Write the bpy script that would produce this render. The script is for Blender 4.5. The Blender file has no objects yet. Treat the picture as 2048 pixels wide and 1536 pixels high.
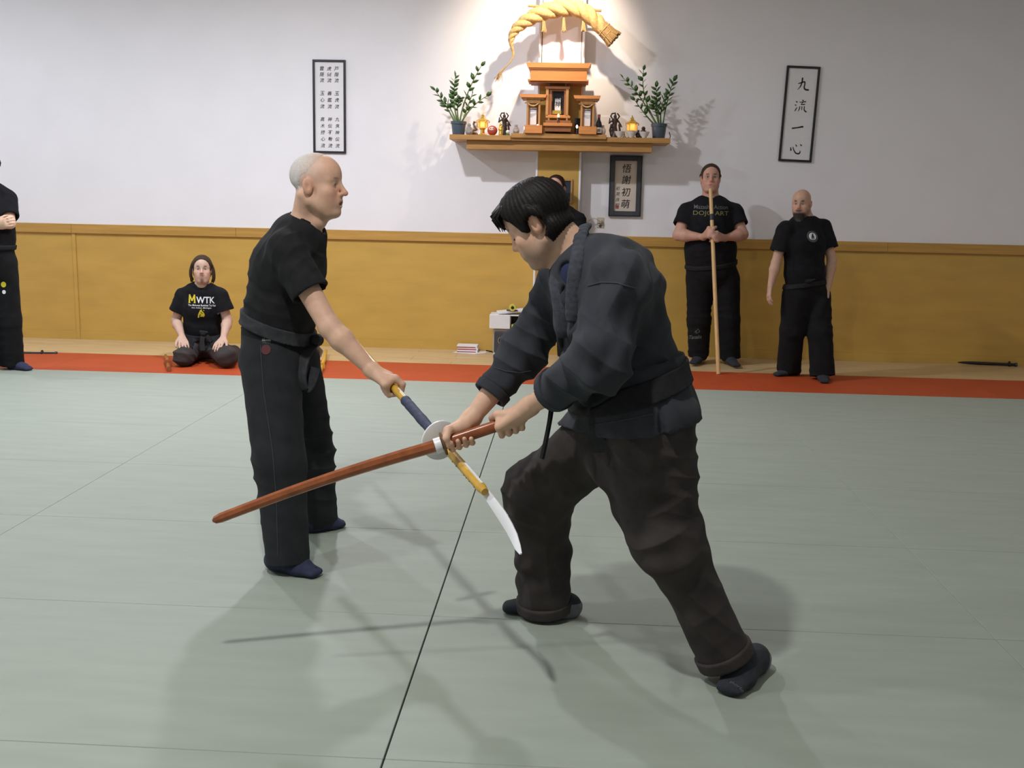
import bpy, math, random
import numpy as np
from mathutils import Vector, Matrix
from mathutils.bvhtree import BVHTree

# ------------------------------------------------------------------ camera, world, lamps, exposure
SC = bpy.context.scene
COL = SC.collection
FPX, PITCH, ROLL, YAW, CAMH = 2108.437, .17101, .02114, .05314, 1.486
_c, _s = math.cos(YAW), math.sin(YAW)
FWD = np.array([-_s*math.cos(PITCH), _c*math.cos(PITCH), -math.sin(PITCH)])
_r = np.array([_c, _s, 0.]); _u = np.cross(_r, FWD)
RGT = math.cos(ROLL)*_r + math.sin(ROLL)*_u
UPV = -math.sin(ROLL)*_r + math.cos(ROLL)*_u
CAM = np.array([0., 0., CAMH])
cd = bpy.data.cameras.new('camera'); co = bpy.data.objects.new('camera', cd); COL.objects.link(co)
cd.sensor_width = 36; cd.lens = FPX/2048*36; cd.clip_start = .05
m = Matrix.Identity(4)
for i in range(3):
    m[i][0], m[i][1], m[i][2], m[i][3] = RGT[i], UPV[i], -FWD[i], CAM[i]
co.matrix_world = m
SC.camera = co

W = bpy.data.worlds.new('world'); SC.world = W; W.use_nodes = True
W.node_tree.nodes['Background'].inputs[0].default_value = (.8, .85, .9, 1)
W.node_tree.nodes['Background'].inputs[1].default_value = .25
vs = SC.view_settings
vs.view_transform = 'Standard'; vs.look = 'None'; vs.gamma = 1; vs.use_curve_mapping = False
vs.exposure = -.95

CEIL = 3.95
WALL_Y = 10.655
# ceiling lamps: (x, y, watts, colour)
LAMPS = [(-.93, 2.15, 136, (1, .98, .97)), (-3.7, 2.65, 94, (.92, .96, 1)), (-6.0, 4.6, 48, (.87, .93, 1)),
         (-3.7, 7.5, 150, (.85, .90, 1)), (-6.2, 8.6, 74, (.83, .90, 1)), (-1.75, 7.7, 215, (.93, .92, 1)), (4.0, 7.0, 38, (1, .95, .93)),
         (2.2, 1.6, 16, (1, .96, .92))]
SPOT = (-.06, 9.35, 3.85)          # picture lamp in front of the shrine

# ------------------------------------------------------------------ helpers
def V(*a): return np.array(a, float)
def nrm(v): v = np.asarray(v, float); return v/np.linalg.norm(v)
def ray(x, y): return FWD + RGT*((x-1024)/FPX) - UPV*((y-768)/FPX)
def at(x, y, Y):
    d = ray(x, y); return CAM + d*(Y/d[1])
def fl(x, y, z=0.):
    d = ray(x, y); return CAM + d*((z-CAMH)/d[2])
def xat(px, Y, z):
    """world x of the point at depth Y and height z seen in column px"""
    py = 400.
    for _ in range(6):
        p = at(px, py, Y); py += (p[2]-z)*FPX/Y
    return at(px, py, Y)[0]

OFF = {}
def link(o, parent=None, origin=None):
    COL.objects.link(o)
    if parent is not None:
        o.parent = parent; OFF[o.name] = OFF[parent.name]
    else:
        OFF[o.name] = np.zeros(3) if origin is None else np.asarray(origin, float)
        o.location = OFF[o.name]
    return o
def tag(o, label=None, cat=None, group=None, kind=None):
    if label: o['label'] = label
    if cat: o['category'] = cat
    if group: o['group'] = group
    if kind: o['kind'] = kind
    return o
def empty(name, loc, label=None, cat=None, group=None):
    o = bpy.data.objects.new(name, None); o.empty_display_size = .05
    link(o, None, loc)
    return tag(o, label, cat, group)
def mobj(name, v, f, mat, parent=None, smooth=False, col=None, origin=None):
    v = np.asarray(v, float)
    if parent is not None: off = OFF[parent.name]
    else:
        off = V((v[:, 0].min()+v[:, 0].max())/2, (v[:, 1].min()+v[:, 1].max())/2, v[:, 2].min()) if origin is None else np.asarray(origin, float)
    me = bpy.data.meshes.new(name)
    vv = (v-off).astype(np.float32)
    if isinstance(f, np.ndarray) and f.ndim == 2:
        n = f.shape[1]
        me.vertices.add(len(vv)); me.vertices.foreach_set('co', vv.ravel())
        me.loops.add(f.size); me.loops.foreach_set('vertex_index', f.astype(np.int32).ravel())
        me.polygons.add(len(f)); me.polygons.foreach_set('loop_start', np.arange(0, f.size, n, dtype=np.int32))
        me.update(calc_edges=True)
    else:
        me.from_pydata(vv.tolist(), [], [list(map(int, q)) for q in f])
    if smooth:
        me.polygons.foreach_set('use_smooth', np.ones(len(me.polygons), bool))
    me.materials.append(mat)
    if col is not None:
        a = me.color_attributes.new('Col', 'FLOAT_COLOR', 'POINT')
        c4 = np.ones((len(v), 4), np.float32); c4[:, :3] = col
        a.data.foreach_set('color', c4.ravel())
    me.validate(); me.update()
    o = bpy.data.objects.new(name, me)
    return link(o, parent, off)

class MB:
    """collects simple shapes into one mesh"""
    def __init__(s): s.v = []; s.f = []
    def _add(s, v, f):
        n = len(s.v); s.v += [tuple(map(float, p)) for p in v]; s.f += [[i+n for i in q] for q in f]; return s
    def box(s, lo, hi, bev=0, M=None, org=None):
        lo = np.array(lo, float); hi = np.array(hi, float)
        b = min(bev, *((hi-lo)*.45)) if bev else 0
        if not b:
            v = [(x, y, z) for x in (lo[0], hi[0]) for y in (lo[1], hi[1]) for z in (lo[2], hi[2])]
            f = [(0, 1, 3, 2), (4, 6, 7, 5), (0, 4, 5, 1), (2, 3, 7, 6), (0, 2, 6, 4), (1, 5, 7, 3)]
        else:
            v = []; idx = {}
            for sx in (0, 1):
                for sy in (0, 1):
                    for sz in (0, 1):
                        c = [lo[i] if q == 0 else hi[i] for i, q in enumerate((sx, sy, sz))]
                        for ax in range(3):
                            p = [c[i] if i == ax else (c[i]+b if (sx, sy, sz)[i] == 0 else c[i]-b) for i in range(3)]
                            idx[sx, sy, sz, ax] = len(v); v.append(p)
            f = []
            for ax in range(3):
                o = [i for i in range(3) if i != ax]
                for sd in (0, 1):
                    q = []
                    for a, bb in ((0, 0), (1, 0), (1, 1), (0, 1)):
                        k = [0, 0, 0]; k[ax] = sd; k[o[0]] = a; k[o[1]] = bb; q.append(idx[(*k, ax)])
                    f.append(q)
                for a in (0, 1):
                    for bb in (0, 1):
                        k0 = [0, 0, 0]; k0[o[0]] = a; k0[o[1]] = bb; k1 = list(k0); k1[ax] = 1
                        f.append([idx[(*k0, o[0])], idx[(*k0, o[1])], idx[(*k1, o[1])], idx[(*k1, o[0])]])
            for k in [(a, bb, c) for a in (0, 1) for bb in (0, 1) for c in (0, 1)]:
                f.append([idx[(*k, 0)], idx[(*k, 1)], idx[(*k, 2)]])
        if M is not None:
            o = np.zeros(3) if org is None else np.asarray(org, float)
            v = [o + np.asarray(M, float) @ np.array(p) for p in v]
        return s._add(v, f)
    def tube(s, pts, rad, n=10, caps=True, flat=None):
        """swept tube along pts; rad scalar or list; flat=(vec, ratio) squashes along vec"""
        pts = [np.asarray(p, float) for p in pts]; N = len(pts)
        rad = [rad]*N if np.isscalar(rad) else list(rad)
        T = [nrm(pts[min(i+1, N-1)]-pts[max(i-1, 0)]) for i in range(N)]
        a = V(0, 0, 1) if abs(T[0][2]) < .9 else V(1, 0, 0)
        if flat is not None: a = np.asarray(flat[0], float)
        u = nrm(a-T[0]*(a@T[0])); v = []; f = []
        for i in range(N):
            u = nrm((a if flat is not None else u) - T[i]*((a if flat is not None else u)@T[i])); w = np.cross(T[i], u)
            k = flat[1] if flat is not None else 1
            for j in range(n):
                t = 2*math.pi*j/n; v.append(pts[i]+rad[i]*(math.cos(t)*u*k+math.sin(t)*w))
        for i in range(N-1):
            for j in range(n):
                f.append((i*n+j, i*n+(j+1) % n, (i+1)*n+(j+1) % n, (i+1)*n+j))
        if caps: f += [tuple(range(n))[::-1], tuple((N-1)*n+j for j in range(n))]
        return s._add(v, f)
    def lathe(s, prof, c, n=20, ax=None, sq=1.):
        """prof: [(r, h)] revolved about axis through c"""
        ax = V(0, 0, 1) if ax is None else nrm(ax)
        a = V(1, 0, 0) if abs(ax[0]) < .9 else V(0, 1, 0)
        u = nrm(a-ax*(a@ax)); w = np.cross(ax, u); c = np.asarray(c, float); v = []; f = []
        for r, hgt in prof:
            for j in range(n):
                t = 2*math.pi*j/n; v.append(c+ax*hgt+max(r, 1e-4)*(math.cos(t)*u+sq*math.sin(t)*w))
        for i in range(len(prof)-1):
            for j in range(n): f.append((i*n+j, i*n+(j+1) % n, (i+1)*n+(j+1) % n, (i+1)*n+j))
        f += [tuple(range(n))[::-1], tuple((len(prof)-1)*n+j for j in range(n))]
        return s._add(v, f)
    def prism(s, poly, d):
        """closed 3d polygon extruded by vector d"""
        p = [np.asarray(q, float) for q in poly]; n = len(p); d = np.asarray(d, float)
        return s._add(p+[q+d for q in p], [tuple(range(n))[::-1], tuple(range(n, 2*n))]+[(i, (i+1) % n, n+(i+1) % n, n+i) for i in range(n)])
    def ell(s, c, r, n=12, mrings=8, M=None):
        v = []; f = []; c = np.asarray(c, float); M = np.eye(3) if M is None else np.asarray(M)
        for i in range(mrings+1):
            ph = math.pi*i/mrings
            for j in range(n):
                t = 2*math.pi*j/n
                v.append(c+M@(V(math.sin(ph)*math.cos(t), math.sin(ph)*math.sin(t), math.cos(ph))*np.asarray(r)))
        for i in range(mrings):
            for j in range(n): f.append((i*n+j, (i+1)*n+j, (i+1)*n+(j+1) % n, i*n+(j+1) % n))
        return s._add(v, f)
    def build(s, name, mat, parent=None, smooth=False, origin=None):
        o = mobj(name, np.array(s.v), s.f, mat, parent, False, None, origin)
        import bmesh
        bm = bmesh.new(); bm.from_mesh(o.data)
        bmesh.ops.recalc_face_normals(bm, faces=bm.faces); bm.to_mesh(o.data); bm.free()
        if smooth:
            o.data.polygons.foreach_set('use_smooth', np.ones(len(o.data.polygons), bool))
            try: o.data.set_sharp_from_angle(angle=math.radians(45))
            except Exception: pass
        return o

# ------------------------------------------------------------------ materials
def srgb(r, g, b):
    return tuple(((c/255)/12.92 if c/255 <= .04045 else ((c/255+.055)/1.055)**2.4) for c in (r, g, b))
MATS = {}
def mat(name, col, rough=.6, var=.12, scale=8, bump=0., bscale=200, metal=0., emit=None, estr=0., stretch=None, vcol=False, spec=None, sheen=0., col2=None, trans=0., coords='Object', wave=None):
    if name in MATS: return MATS[name]
    m = bpy.data.materials.new(name); m.use_nodes = True; MATS[name] = m
    nt = m.node_tree; N = nt.nodes; L = nt.links; b = N['Principled BSDF']
    b.inputs['Roughness'].default_value = rough; b.inputs['Metallic'].default_value = metal
    if spec is not None: b.inputs['Specular IOR Level'].default_value = spec
    if sheen:
        b.inputs['Sheen Weight'].default_value = sheen; b.inputs['Sheen Roughness'].default_value = .5
    if trans: b.inputs['Transmission Weight'].default_value = trans
    tc = N.new('ShaderNodeTexCoord'); mp = N.new('ShaderNodeMapping'); L.new(tc.outputs[coords], mp.inputs[0])
    if stretch: mp.inputs['Scale'].default_value = stretch
    nz = N.new('ShaderNodeTexNoise'); nz.inputs['Scale'].default_value = scale; nz.inputs['Detail'].default_value = 5
    L.new(mp.outputs[0], nz.inputs['Vector'])
    rp = N.new('ShaderNodeMapRange'); rp.inputs[1].default_value = .3; rp.inputs[2].default_value = .7
    rp.inputs[3].default_value = 0; rp.inputs[4].default_value = 1
    L.new(nz.outputs['Fac'], rp.inputs[0])
    mx = N.new('ShaderNodeMix'); mx.data_type = 'RGBA'
    if vcol:
        at_ = N.new('ShaderNodeAttribute'); at_.attribute_name = 'Col'
        hs = N.new('ShaderNodeHueSaturation'); hs.inputs['Value'].default_value = 1-var
        L.new(at_.outputs['Color'], hs.inputs['Color'])
        L.new(at_.outputs['Color'], mx.inputs[7]); L.new(hs.outputs[0], mx.inputs[6])
    else:
        c2 = col2 if col2 else tuple(c*(1-var) for c in col)
        c1 = col if col2 else tuple(min(1, c*(1+var*.5)) for c in col)
        mx.inputs[6].default_value = (*c2, 1); mx.inputs[7].default_value = (*c1, 1)
    L.new(rp.outputs[0], mx.inputs[0]); L.new(mx.outputs[2], b.inputs['Base Color'])
    if bump:
        n2 = N.new('ShaderNodeTexNoise'); n2.inputs['Scale'].default_value = bscale; n2.inputs['Detail'].default_value = 3
        L.new(mp.outputs[0] if stretch else tc.outputs[coords], n2.inputs['Vector'])
        bp = N.new('ShaderNodeBump'); bp.inputs['Strength'].default_value = bump; bp.inputs['Distance'].default_value = .002
        L.new(n2.outputs['Fac'], bp.inputs['Height']); L.new(bp.outputs[0], b.inputs['Normal'])
    if emit:
        b.inputs['Emission Color'].default_value = (*emit, 1); b.inputs['Emission Strength'].default_value = estr
    return m

M_WALL = mat('wall_paint', (.86, .855, .875), .85, .02, 3, .15, 120)
M_CEIL = mat('ceiling_paint', (.82, .82, .82), .9, .03, 3)
M_PLY = mat('plywood', (.58, .36, .078), .42, .09, 2.6, .05, 60, stretch=(.9, 1, 3.2), coords='Object')
M_PLYCAP = mat('plywood_cap', (.53, .30, .068), .42, .18, 4, .05, 60, stretch=(.5, 1, 9))
M_LAM = mat('laminate', (.62, .45, .235), .38, .15, 3, .04, 80, stretch=(.8, 8, 1))
M_MAT = mat('tatami_mat', (.335, .375, .315), .62, .07, 2.2, .25, 260, stretch=(1, 6, 1))
M_RED = mat('red_mat', (.45, .062, .009), .6, .1, 3, .25, 260)
M_GAP = mat('subfloor', (.10, .11, .10), .9, .1)
M_FRAME = mat('frame_black', (.014, .012, .014), .4, .2)
M_FRAME2 = mat('frame_grey', (.05, .052, .06), .5, .15)
M_PAPER = mat('paper_white', (.80, .79, .80), .8, .03, 10)
M_PAPER2 = mat('paper_cream', (.66, .57, .47), .8, .06, 10)
M_INK = mat('ink', (.02, .02, .024), .8, .2)
M_INKRED = mat('ink_red', (.42, .10, .07), .8, .2)
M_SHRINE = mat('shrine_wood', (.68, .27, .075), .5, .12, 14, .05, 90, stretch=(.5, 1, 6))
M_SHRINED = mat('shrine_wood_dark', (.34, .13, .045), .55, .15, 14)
M_SHRINEO = mat('shrine_wood_old', (.50, .26, .09), .55, .15, 14, .05, 90, stretch=(4, 1, .6))
M_SHELF = mat('shelf_wood', (.47, .245, .07), .45, .18, 9, .05, 90, stretch=(.6, 3, 5))
M_ROPE = mat('straw', (.60, .40, .16), .85, .3, 55, .7, 160, stretch=(1, 1, 1))
M_ROPE2 = mat('straw_dark', (.50, .32, .13), .9, .35, 90, .7, 200)
M_GREEN = mat('leaf_green', (.07, .17, .045), .35, .35, 30)
M_STEM = mat('stem_green', (.16, .24, .08), .5, .3, 30)
M_POT = mat('pot_slate', (.065, .085, .11), .3, .12, 20)
M_SOIL = mat('soil', (.03, .02, .012), .95, .4, 80)
M_GOLD = mat('gold', (.75, .50, .10), .3, .15, 30, metal=.85)
M_BRONZE = mat('dark_bronze', (.045, .030, .026), .4, .35, 60, .4, 90, metal=.4)
M_SILVER = mat('grey_stone', (.30, .28, .26), .6, .3, 60, .4, 90)
M_BROWN = mat('brown_clay', (.17, .09, .04), .6, .35, 60)
M_DARUMA = mat('daruma_red', (.45, .07, .04), .35, .15, 30)
M_PALE = mat('pale_face', (.75, .55, .50), .5, .1)
M_CERAMIC = mat('ceramic_white', (.72, .70, .66), .25, .06, 20)
M_BOTTLE = mat('bottle_glass', (.012, .010, .010), .1, .2)
M_REDCAP = mat('red_cap', (.40, .09, .06), .4, .1)
M_GLOW = mat('lantern_glow', (.9, .45, .12), .4, .05, emit=(1, .42, .10), estr=1.6)
M_BULB = mat('bulb_glow', (1, .9, .7), .3, .02, emit=(1, .82, .55), estr=7)
M_BLUEB = mat('dark_blue_card', (.02, .03, .045), .6, .15)
M_WHITE = mat('white_plastic', (.80, .79, .79), .4, .04)
M_BEIGE = mat('beige_plastic', (.62, .56, .44), .45, .08)
M_SILV = mat('silver_plastic', (.42, .42, .44), .35, .06, metal=.3)
M_DKGREY = mat('dark_grey_plastic', (.055, .055, .06), .45, .12)
M_BLACK = mat('black_plastic', (.010, .010, .011), .45, .2)
M_CD = mat('cd_red', (.36, .06, .07), .35, .1)
M_YEL = mat('yellow_plastic', (.65, .60, .08), .4, .1)
M_BOKKEN = mat('bokken_oak', (.36, .105, .036), .28, .32, 26, .06, 120, stretch=(1, 1, 1))
M_BAMBOO = mat('naginata_oak', (.72, .42, .055), .35, .22, 22, .05, 90)
M_STAFF = mat('staff_oak', (.66, .42, .18), .4, .12, 20, stretch=(3, 3, .4))
M_TAPE = mat('navy_tape', (.055, .065, .12), .7, .35, 60, .6, 120)
M_BTAPE = mat('black_tape', (.02, .02, .03), .5, .3)
M_WHITELEA = mat('white_plastic_guard', (.88, .88, .90), .38, .03)
M_SKIN = mat('skin', (1, 1, 1), .52, .10, 45, .06, 260, vcol=True, spec=.35)
M_HAIRV = mat('hair', (1, 1, 1), .55, .45, 160, .5, 240, vcol=True, spec=.18, stretch=(1, 1, 1))
M_HAIRS = mat('cropped_white_hair', (1, 1, 1), .7, .24, 260, .5, 300, vcol=True, spec=.15)
M_TEE = mat('black_cotton', (.0125, .0125, .0145), .95, .25, 20, .25, 500, sheen=.02, spec=.12)
M_TEEG = mat('worn_black_cotton', (.0205, .0205, .0220), .95, .25, 20, .25, 500, sheen=.03, spec=.12)
M_PANTSG = mat('charcoal_canvas', (.028, .030, .033), .95, .22, 14, .35, 420, sheen=.03, spec=.12)
M_PANTSB = mat('black_canvas', (.0125, .0125, .0132), .95, .25, 14, .3, 420, sheen=.02, spec=.12)
M_PANTSBR = mat('faded_brown_black_canvas', (.058, .049, .047), .95, .32, 9, .35, 420, sheen=.03, spec=.12)
M_GI = mat('faded_indigo_gi', (.046, .049, .058), .95, .30, 9, .5, 380, sheen=.05, spec=.12)
M_GI2 = mat('gi_collar', (.060, .064, .077), .95, .3, 60, .7, 300, sheen=.05, spec=.12)
M_BELT = mat('black_belt', (.017, .017, .019), .8, .3, 40, .5, 300, spec=.2)
M_BELTG = mat('grey_black_belt', (.048, .050, .056), .9, .25, 40, .5, 300, spec=.2)
M_NAVY = mat('navy_cotton', (.016, .024, .075), .95, .25, 30, .3, 400)
M_TABI = mat('navy_tabi', (.034, .038, .085), .95, .2, 40, .4, 300)
M_SOCK = mat('dark_sock', (.024, .028, .037), .95, .25, 60, .6, 300)
M_SOCKG = mat('grey_sock_sole', (.16, .17, .19), .95, .2, 60, .6, 300)
M_EYEW = mat('eye', (1, 1, 1), .15, .02, vcol=True)
M_PRW = mat('print_white', (.72, .72, .74), .8, .1)
M_PRY = mat('print_yellow', (.62, .50, .03), .8, .1)
M_PRO = mat('print_olive', (.20, .18, .07), .8, .15)
M_PRG = mat('print_grey', (.13, .13, .125), .8, .15)
M_PRR = mat('print_red', (.10, .022, .03), .8, .15)
M_STITCH = mat('stitch_thread', (.05, .053, .06), .9, .2, 200)
M_GLASS = mat('glass_pane', (.02, .02, .022), .06, .05)
M_LAMPH = mat('lamp_housing', (.7, .7, .7), .4, .05)
M_LAMPD = mat('lamp_lens', (1, 1, 1), .4, .02, emit=(1, .98, .95), estr=12)

# ------------------------------------------------------------------ blended-volume modeller for bodies and cloth
class Fld:
    def __init__(s, ops=None): s.ops = list(ops) if ops else []
    def copy(s): return Fld(s.ops)
    def cap(s, a, b, ra, rb=None, k=.01, sub=False):
        a = np.asarray(a, float); b = np.asarray(b, float); rb = ra if rb is None else rb; r = max(ra, rb)
        s.ops.append(('cap', (a, b, ra, rb), k, sub, np.minimum(a, b)-r, np.maximum(a, b)+r)); return s
    def sph(s, c, r, k=.01, sub=False): return s.ell(c, (r, r, r), None, k, sub)
    def ell(s, c, r, M=None, k=.01, sub=False):
        c = np.asarray(c, float); r = np.asarray(r, float); M = np.eye(3) if M is None else np.asarray(M, float)
        e = np.sqrt(((M*r[None, :])**2).sum(1))
        s.ops.append(('ell', (c, r, M), k, sub, c-e, c+e)); return s
    def seg(s, a, b, ra, rb, side, k=.02, flat=(0, 0), sub=False, side2=None):
        a = np.asarray(a, float); b = np.asarray(b, float)
        ra = (ra, ra) if np.isscalar(ra) else ra; rb = (rb, rb) if np.isscalar(rb) else rb
        r = max(*ra, *rb)
        s.ops.append(('seg', (a, b, ra, rb, np.asarray(side, float), np.asarray(side if side2 is None else side2, float), flat), k, sub, np.minimum(a, b)-r, np.maximum(a, b)+r)); return s
    def chain(s, pts, rads, k=.01, sub=False):
        for i in range(len(pts)-1): s.cap(pts[i], pts[i+1], rads[i], rads[i+1], k, sub)
        return s
    def loft(s, st, k=.03, flat=(0, 0)):
        for i in range(len(st)-1):
            a, b = st[i], st[i+1]
            s.seg(a[0], b[0], (a[1], a[2]), (b[1], b[2]), a[3], k, (flat[0] if i == 0 else 0, flat[1] if i == len(st)-2 else 0), side2=b[3])
        return s
    def plane(s, p, n, k=.004):
        """keep the side n points away from"""
        s.ops.append(('pln', (np.asarray(p, float), nrm(n)), k, True, None, None)); return s
    def bounds(s):
        lo = np.min([o[4] for o in s.ops if not o[3]], 0); hi = np.max([o[5] for o in s.ops if not o[3]], 0)
        return lo, hi
    def field(s, vox, lo=None, hi=None):
        if lo is None:
            lo, hi = s.bounds(); lo = lo-.03; hi = hi+.03
        n = np.ceil((hi-lo)/vox).astype(int)+1
        D = np.full(n, .25, np.float32)
        ax = [(lo[i]+vox*np.arange(n[i])).astype(np.float32) for i in range(3)]
        for typ, ar, k, sub, blo, bhi in s.ops:
            if typ == 'pln':
                p, nn = ar
                d = ((ax[0]-p[0])*nn[0])[:, None, None]+((ax[1]-p[1])*nn[1])[None, :, None]+((ax[2]-p[2])*nn[2])[None, None, :]
                np.maximum(D, d.astype(np.float32), out=D); continue
            mg = k+3*vox
            i0 = np.clip(np.floor((blo-mg-lo)/vox).astype(int), 0, n); i1 = np.clip(np.ceil((bhi+mg-lo)/vox).astype(int)+1, 0, n)
            if (i1 <= i0).any(): continue
            sl = tuple(slice(a, b) for a, b in zip(i0, i1))
            X = ax[0][sl[0]][:, None, None]; Y = ax[1][sl[1]][None, :, None]; Z = ax[2][sl[2]][None, None, :]
            if typ == 'cap':
                a, b, ra, rb = ar; ab = b-a; L2 = max(ab@ab, 1e-12)
                t = np.clip(((X-a[0])*np.float32(ab[0])+(Y-a[1])*np.float32(ab[1])+(Z-a[2])*np.float32(ab[2]))/np.float32(L2), 0, 1)
                d = np.sqrt((X-a[0]-t*np.float32(ab[0]))**2+(Y-a[1]-t*np.float32(ab[1]))**2+(Z-a[2]-t*np.float32(ab[2]))**2)-(np.float32(ra)+t*np.float32(rb-ra))
            elif typ == 'ell':
                c, r, M = ar; x, y, z = X-c[0], Y-c[1], Z-c[2]; k0 = 0; k1 = 0
                for j in range(3):
                    q = x*np.float32(M[0, j])+y*np.float32(M[1, j])+z*np.float32(M[2, j])
                    k0 = k0+(q/np.float32(r[j]))**2; k1 = k1+(q/np.float32(r[j]**2))**2
                k0 = np.sqrt(k0); k1 = np.sqrt(k1)+1e-6; d = k0*(k0-1)/k1
            else:
                a, b, ra, rb, s1, s2, flat = ar; ab = b-a; Ln = np.linalg.norm(ab); u = ab/Ln
                sm = nrm((s1+s2)/2-u*((s1+s2)/2@u)); w = np.cross(u, sm)
                tu = ((X-a[0])*np.float32(u[0])+(Y-a[1])*np.float32(u[1])+(Z-a[2])*np.float32(u[2]))
                t = np.clip(tu/np.float32(Ln), 0, 1)
                qs = (X-a[0])*np.float32(sm[0])+(Y-a[1])*np.float32(sm[1])+(Z-a[2])*np.float32(sm[2])
                qw = (X-a[0])*np.float32(w[0])+(Y-a[1])*np.float32(w[1])+(Z-a[2])*np.float32(w[2])
                rs = np.float32(ra[0])+t*np.float32(rb[0]-ra[0]); rw = np.float32(ra[1])+t*np.float32(rb[1]-ra[1])
                qu = tu-t*np.float32(Ln); ru = np.minimum(rs, rw)
                lo_f = flat[0]; hi_f = flat[1]
                if lo_f: qu = np.where(tu < 0, 0, qu)
                if hi_f: qu = np.where(tu > Ln, 0, qu)
                k0 = np.sqrt((qs/rs)**2+(qw/rw)**2+(qu/ru)**2); k1 = np.sqrt((qs/rs**2)**2+(qw/rw**2)**2+(qu/ru**2)**2)+1e-6
                d = k0*(k0-1)/k1
                if lo_f: d = np.maximum(d, -tu)
                if hi_f: d = np.maximum(d, tu-np.float32(Ln))
            A = D[sl]; d = d.astype(np.float32)
            if sub:
                d = -d; hh = np.maximum(k-np.abs(A-d), 0)/k; D[sl] = np.maximum(A, d)+hh*hh*(k*.25)
            else:
                hh = np.maximum(k-np.abs(A-d), 0)/k; D[sl] = np.minimum(A, d)-hh*hh*(k*.25)
        return D, lo
    def mesh(s, vox=.004, smooth=2):
        D, lo = s.field(vox); return nets(D, lo, vox, smooth)

def patch(base, region, off, vox=.004, smooth=2, kin=None, ks=0.):
    """skin of `base` raised by off, kept only inside `region`"""
    lo, hi = region.bounds(); lo = lo-.015; hi = hi+.015
    D, _ = base.field(vox, lo, hi); R, _ = region.field(vox, lo, hi)
    F = np.maximum(D-off, R)
    if ks:
        hh = np.maximum(ks-np.abs(D-off-R), 0)/ks; F = F+hh*hh*(ks*.25)
    if kin is not None: F = np.maximum(F, -(D+kin))
    return nets(F, lo, vox, smooth)

def nets(D, lo, v, smooth=2):
    S = D < 0
    c = np.zeros(tuple(np.array(D.shape)-1), np.int8)
    for i in (0, 1):
        for j in (0, 1):
            for k in (0, 1):
                c += S[i:S.shape[0]-1+i, j:S.shape[1]-1+j, k:S.shape[2]-1+k]
    I = np.argwhere((c > 0) & (c < 8))
    ids = np.full(c.shape, -1, np.int32); ids[I[:, 0], I[:, 1], I[:, 2]] = np.arange(len(I))
    cv = {}
    for i in (0, 1):
        for j in (0, 1):
            for k in (0, 1): cv[i, j, k] = D[I[:, 0]+i, I[:, 1]+j, I[:, 2]+k]
    acc = np.zeros((len(I), 3)); cnt = np.zeros(len(I))
    for a in list(cv):
        for ax in range(3):
            if a[ax] == 1: continue
            b = list(a); b[ax] = 1; b = tuple(b)
            va, vb = cv[a], cv[b]; mk = (va < 0) != (vb < 0)
            t = np.where(mk, va/np.where(mk, va-vb, 1), 0)
            p = np.tile(np.array(a, float), (len(I), 1)); p[:, ax] += t
            acc += p*mk[:, None]; cnt += mk
    P = lo+v*(I+acc/cnt[:, None])
    Q = []
    n = S.shape
    def quads(mk, ax):
        E = np.argwhere(mk); b, cc = (ax+1) % 3, (ax+2) % 3
        E = E[(E[:, b] > 0) & (E[:, cc] > 0) & (E[:, b] < n[b]-1) & (E[:, cc] < n[cc]-1)]
        ins = S[E[:, 0], E[:, 1], E[:, 2]]
        def cid(db, dc):
            q = E.copy(); q[:, b] += db; q[:, cc] += dc; return ids[q[:, 0], q[:, 1], q[:, 2]]
        q = np.stack([cid(-1, -1), cid(0, -1), cid(0, 0), cid(-1, 0)], 1)
        q[~ins] = q[~ins][:, ::-1]
        Q.append(q)
    quads(S[:-1] != S[1:], 0); quads(S[:, :-1] != S[:, 1:], 1); quads(S[:, :, :-1] != S[:, :, 1:], 2)
    Q = np.concatenate(Q)
    if smooth: P = relax(P, Q, smooth)
    return P, Q

def relax(P, Q, it=2, lam=.5):
    e = np.concatenate([Q[:, [0, 1]], Q[:, [1, 2]], Q[:, [2, 3]], Q[:, [3, 0]]])
    deg = np.bincount(e[:, 0], minlength=len(P))+np.bincount(e[:, 1], minlength=len(P))
    for _ in range(it):
        A = np.empty_like(P)
        for j in range(3):
            A[:, j] = np.bincount(e[:, 0], P[e[:, 1], j], len(P))+np.bincount(e[:, 1], P[e[:, 0], j], len(P))
        P = P+lam*(A/np.maximum(deg, 1)[:, None]-P)
    return P
def normals(P, Q):
    n = np.cross(P[Q[:, 2]]-P[Q[:, 0]], P[Q[:, 3]]-P[Q[:, 1]])
    A = np.zeros_like(P)
    for j in range(3):
        for c in range(4): A[:, j] += np.bincount(Q[:, c], n[:, j], len(P))
    return A/(np.linalg.norm(A, axis=1)[:, None]+1e-12)
def wob(P, scale, seed):
    r = np.random.RandomState(seed); o = 0
    for i in range(7):
        d = r.normal(size=3); d /= np.linalg.norm(d); o = o+np.sin(P@d*(scale*(.6+.9*r.rand()))+r.rand()*6.28)
    return o/3.
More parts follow.
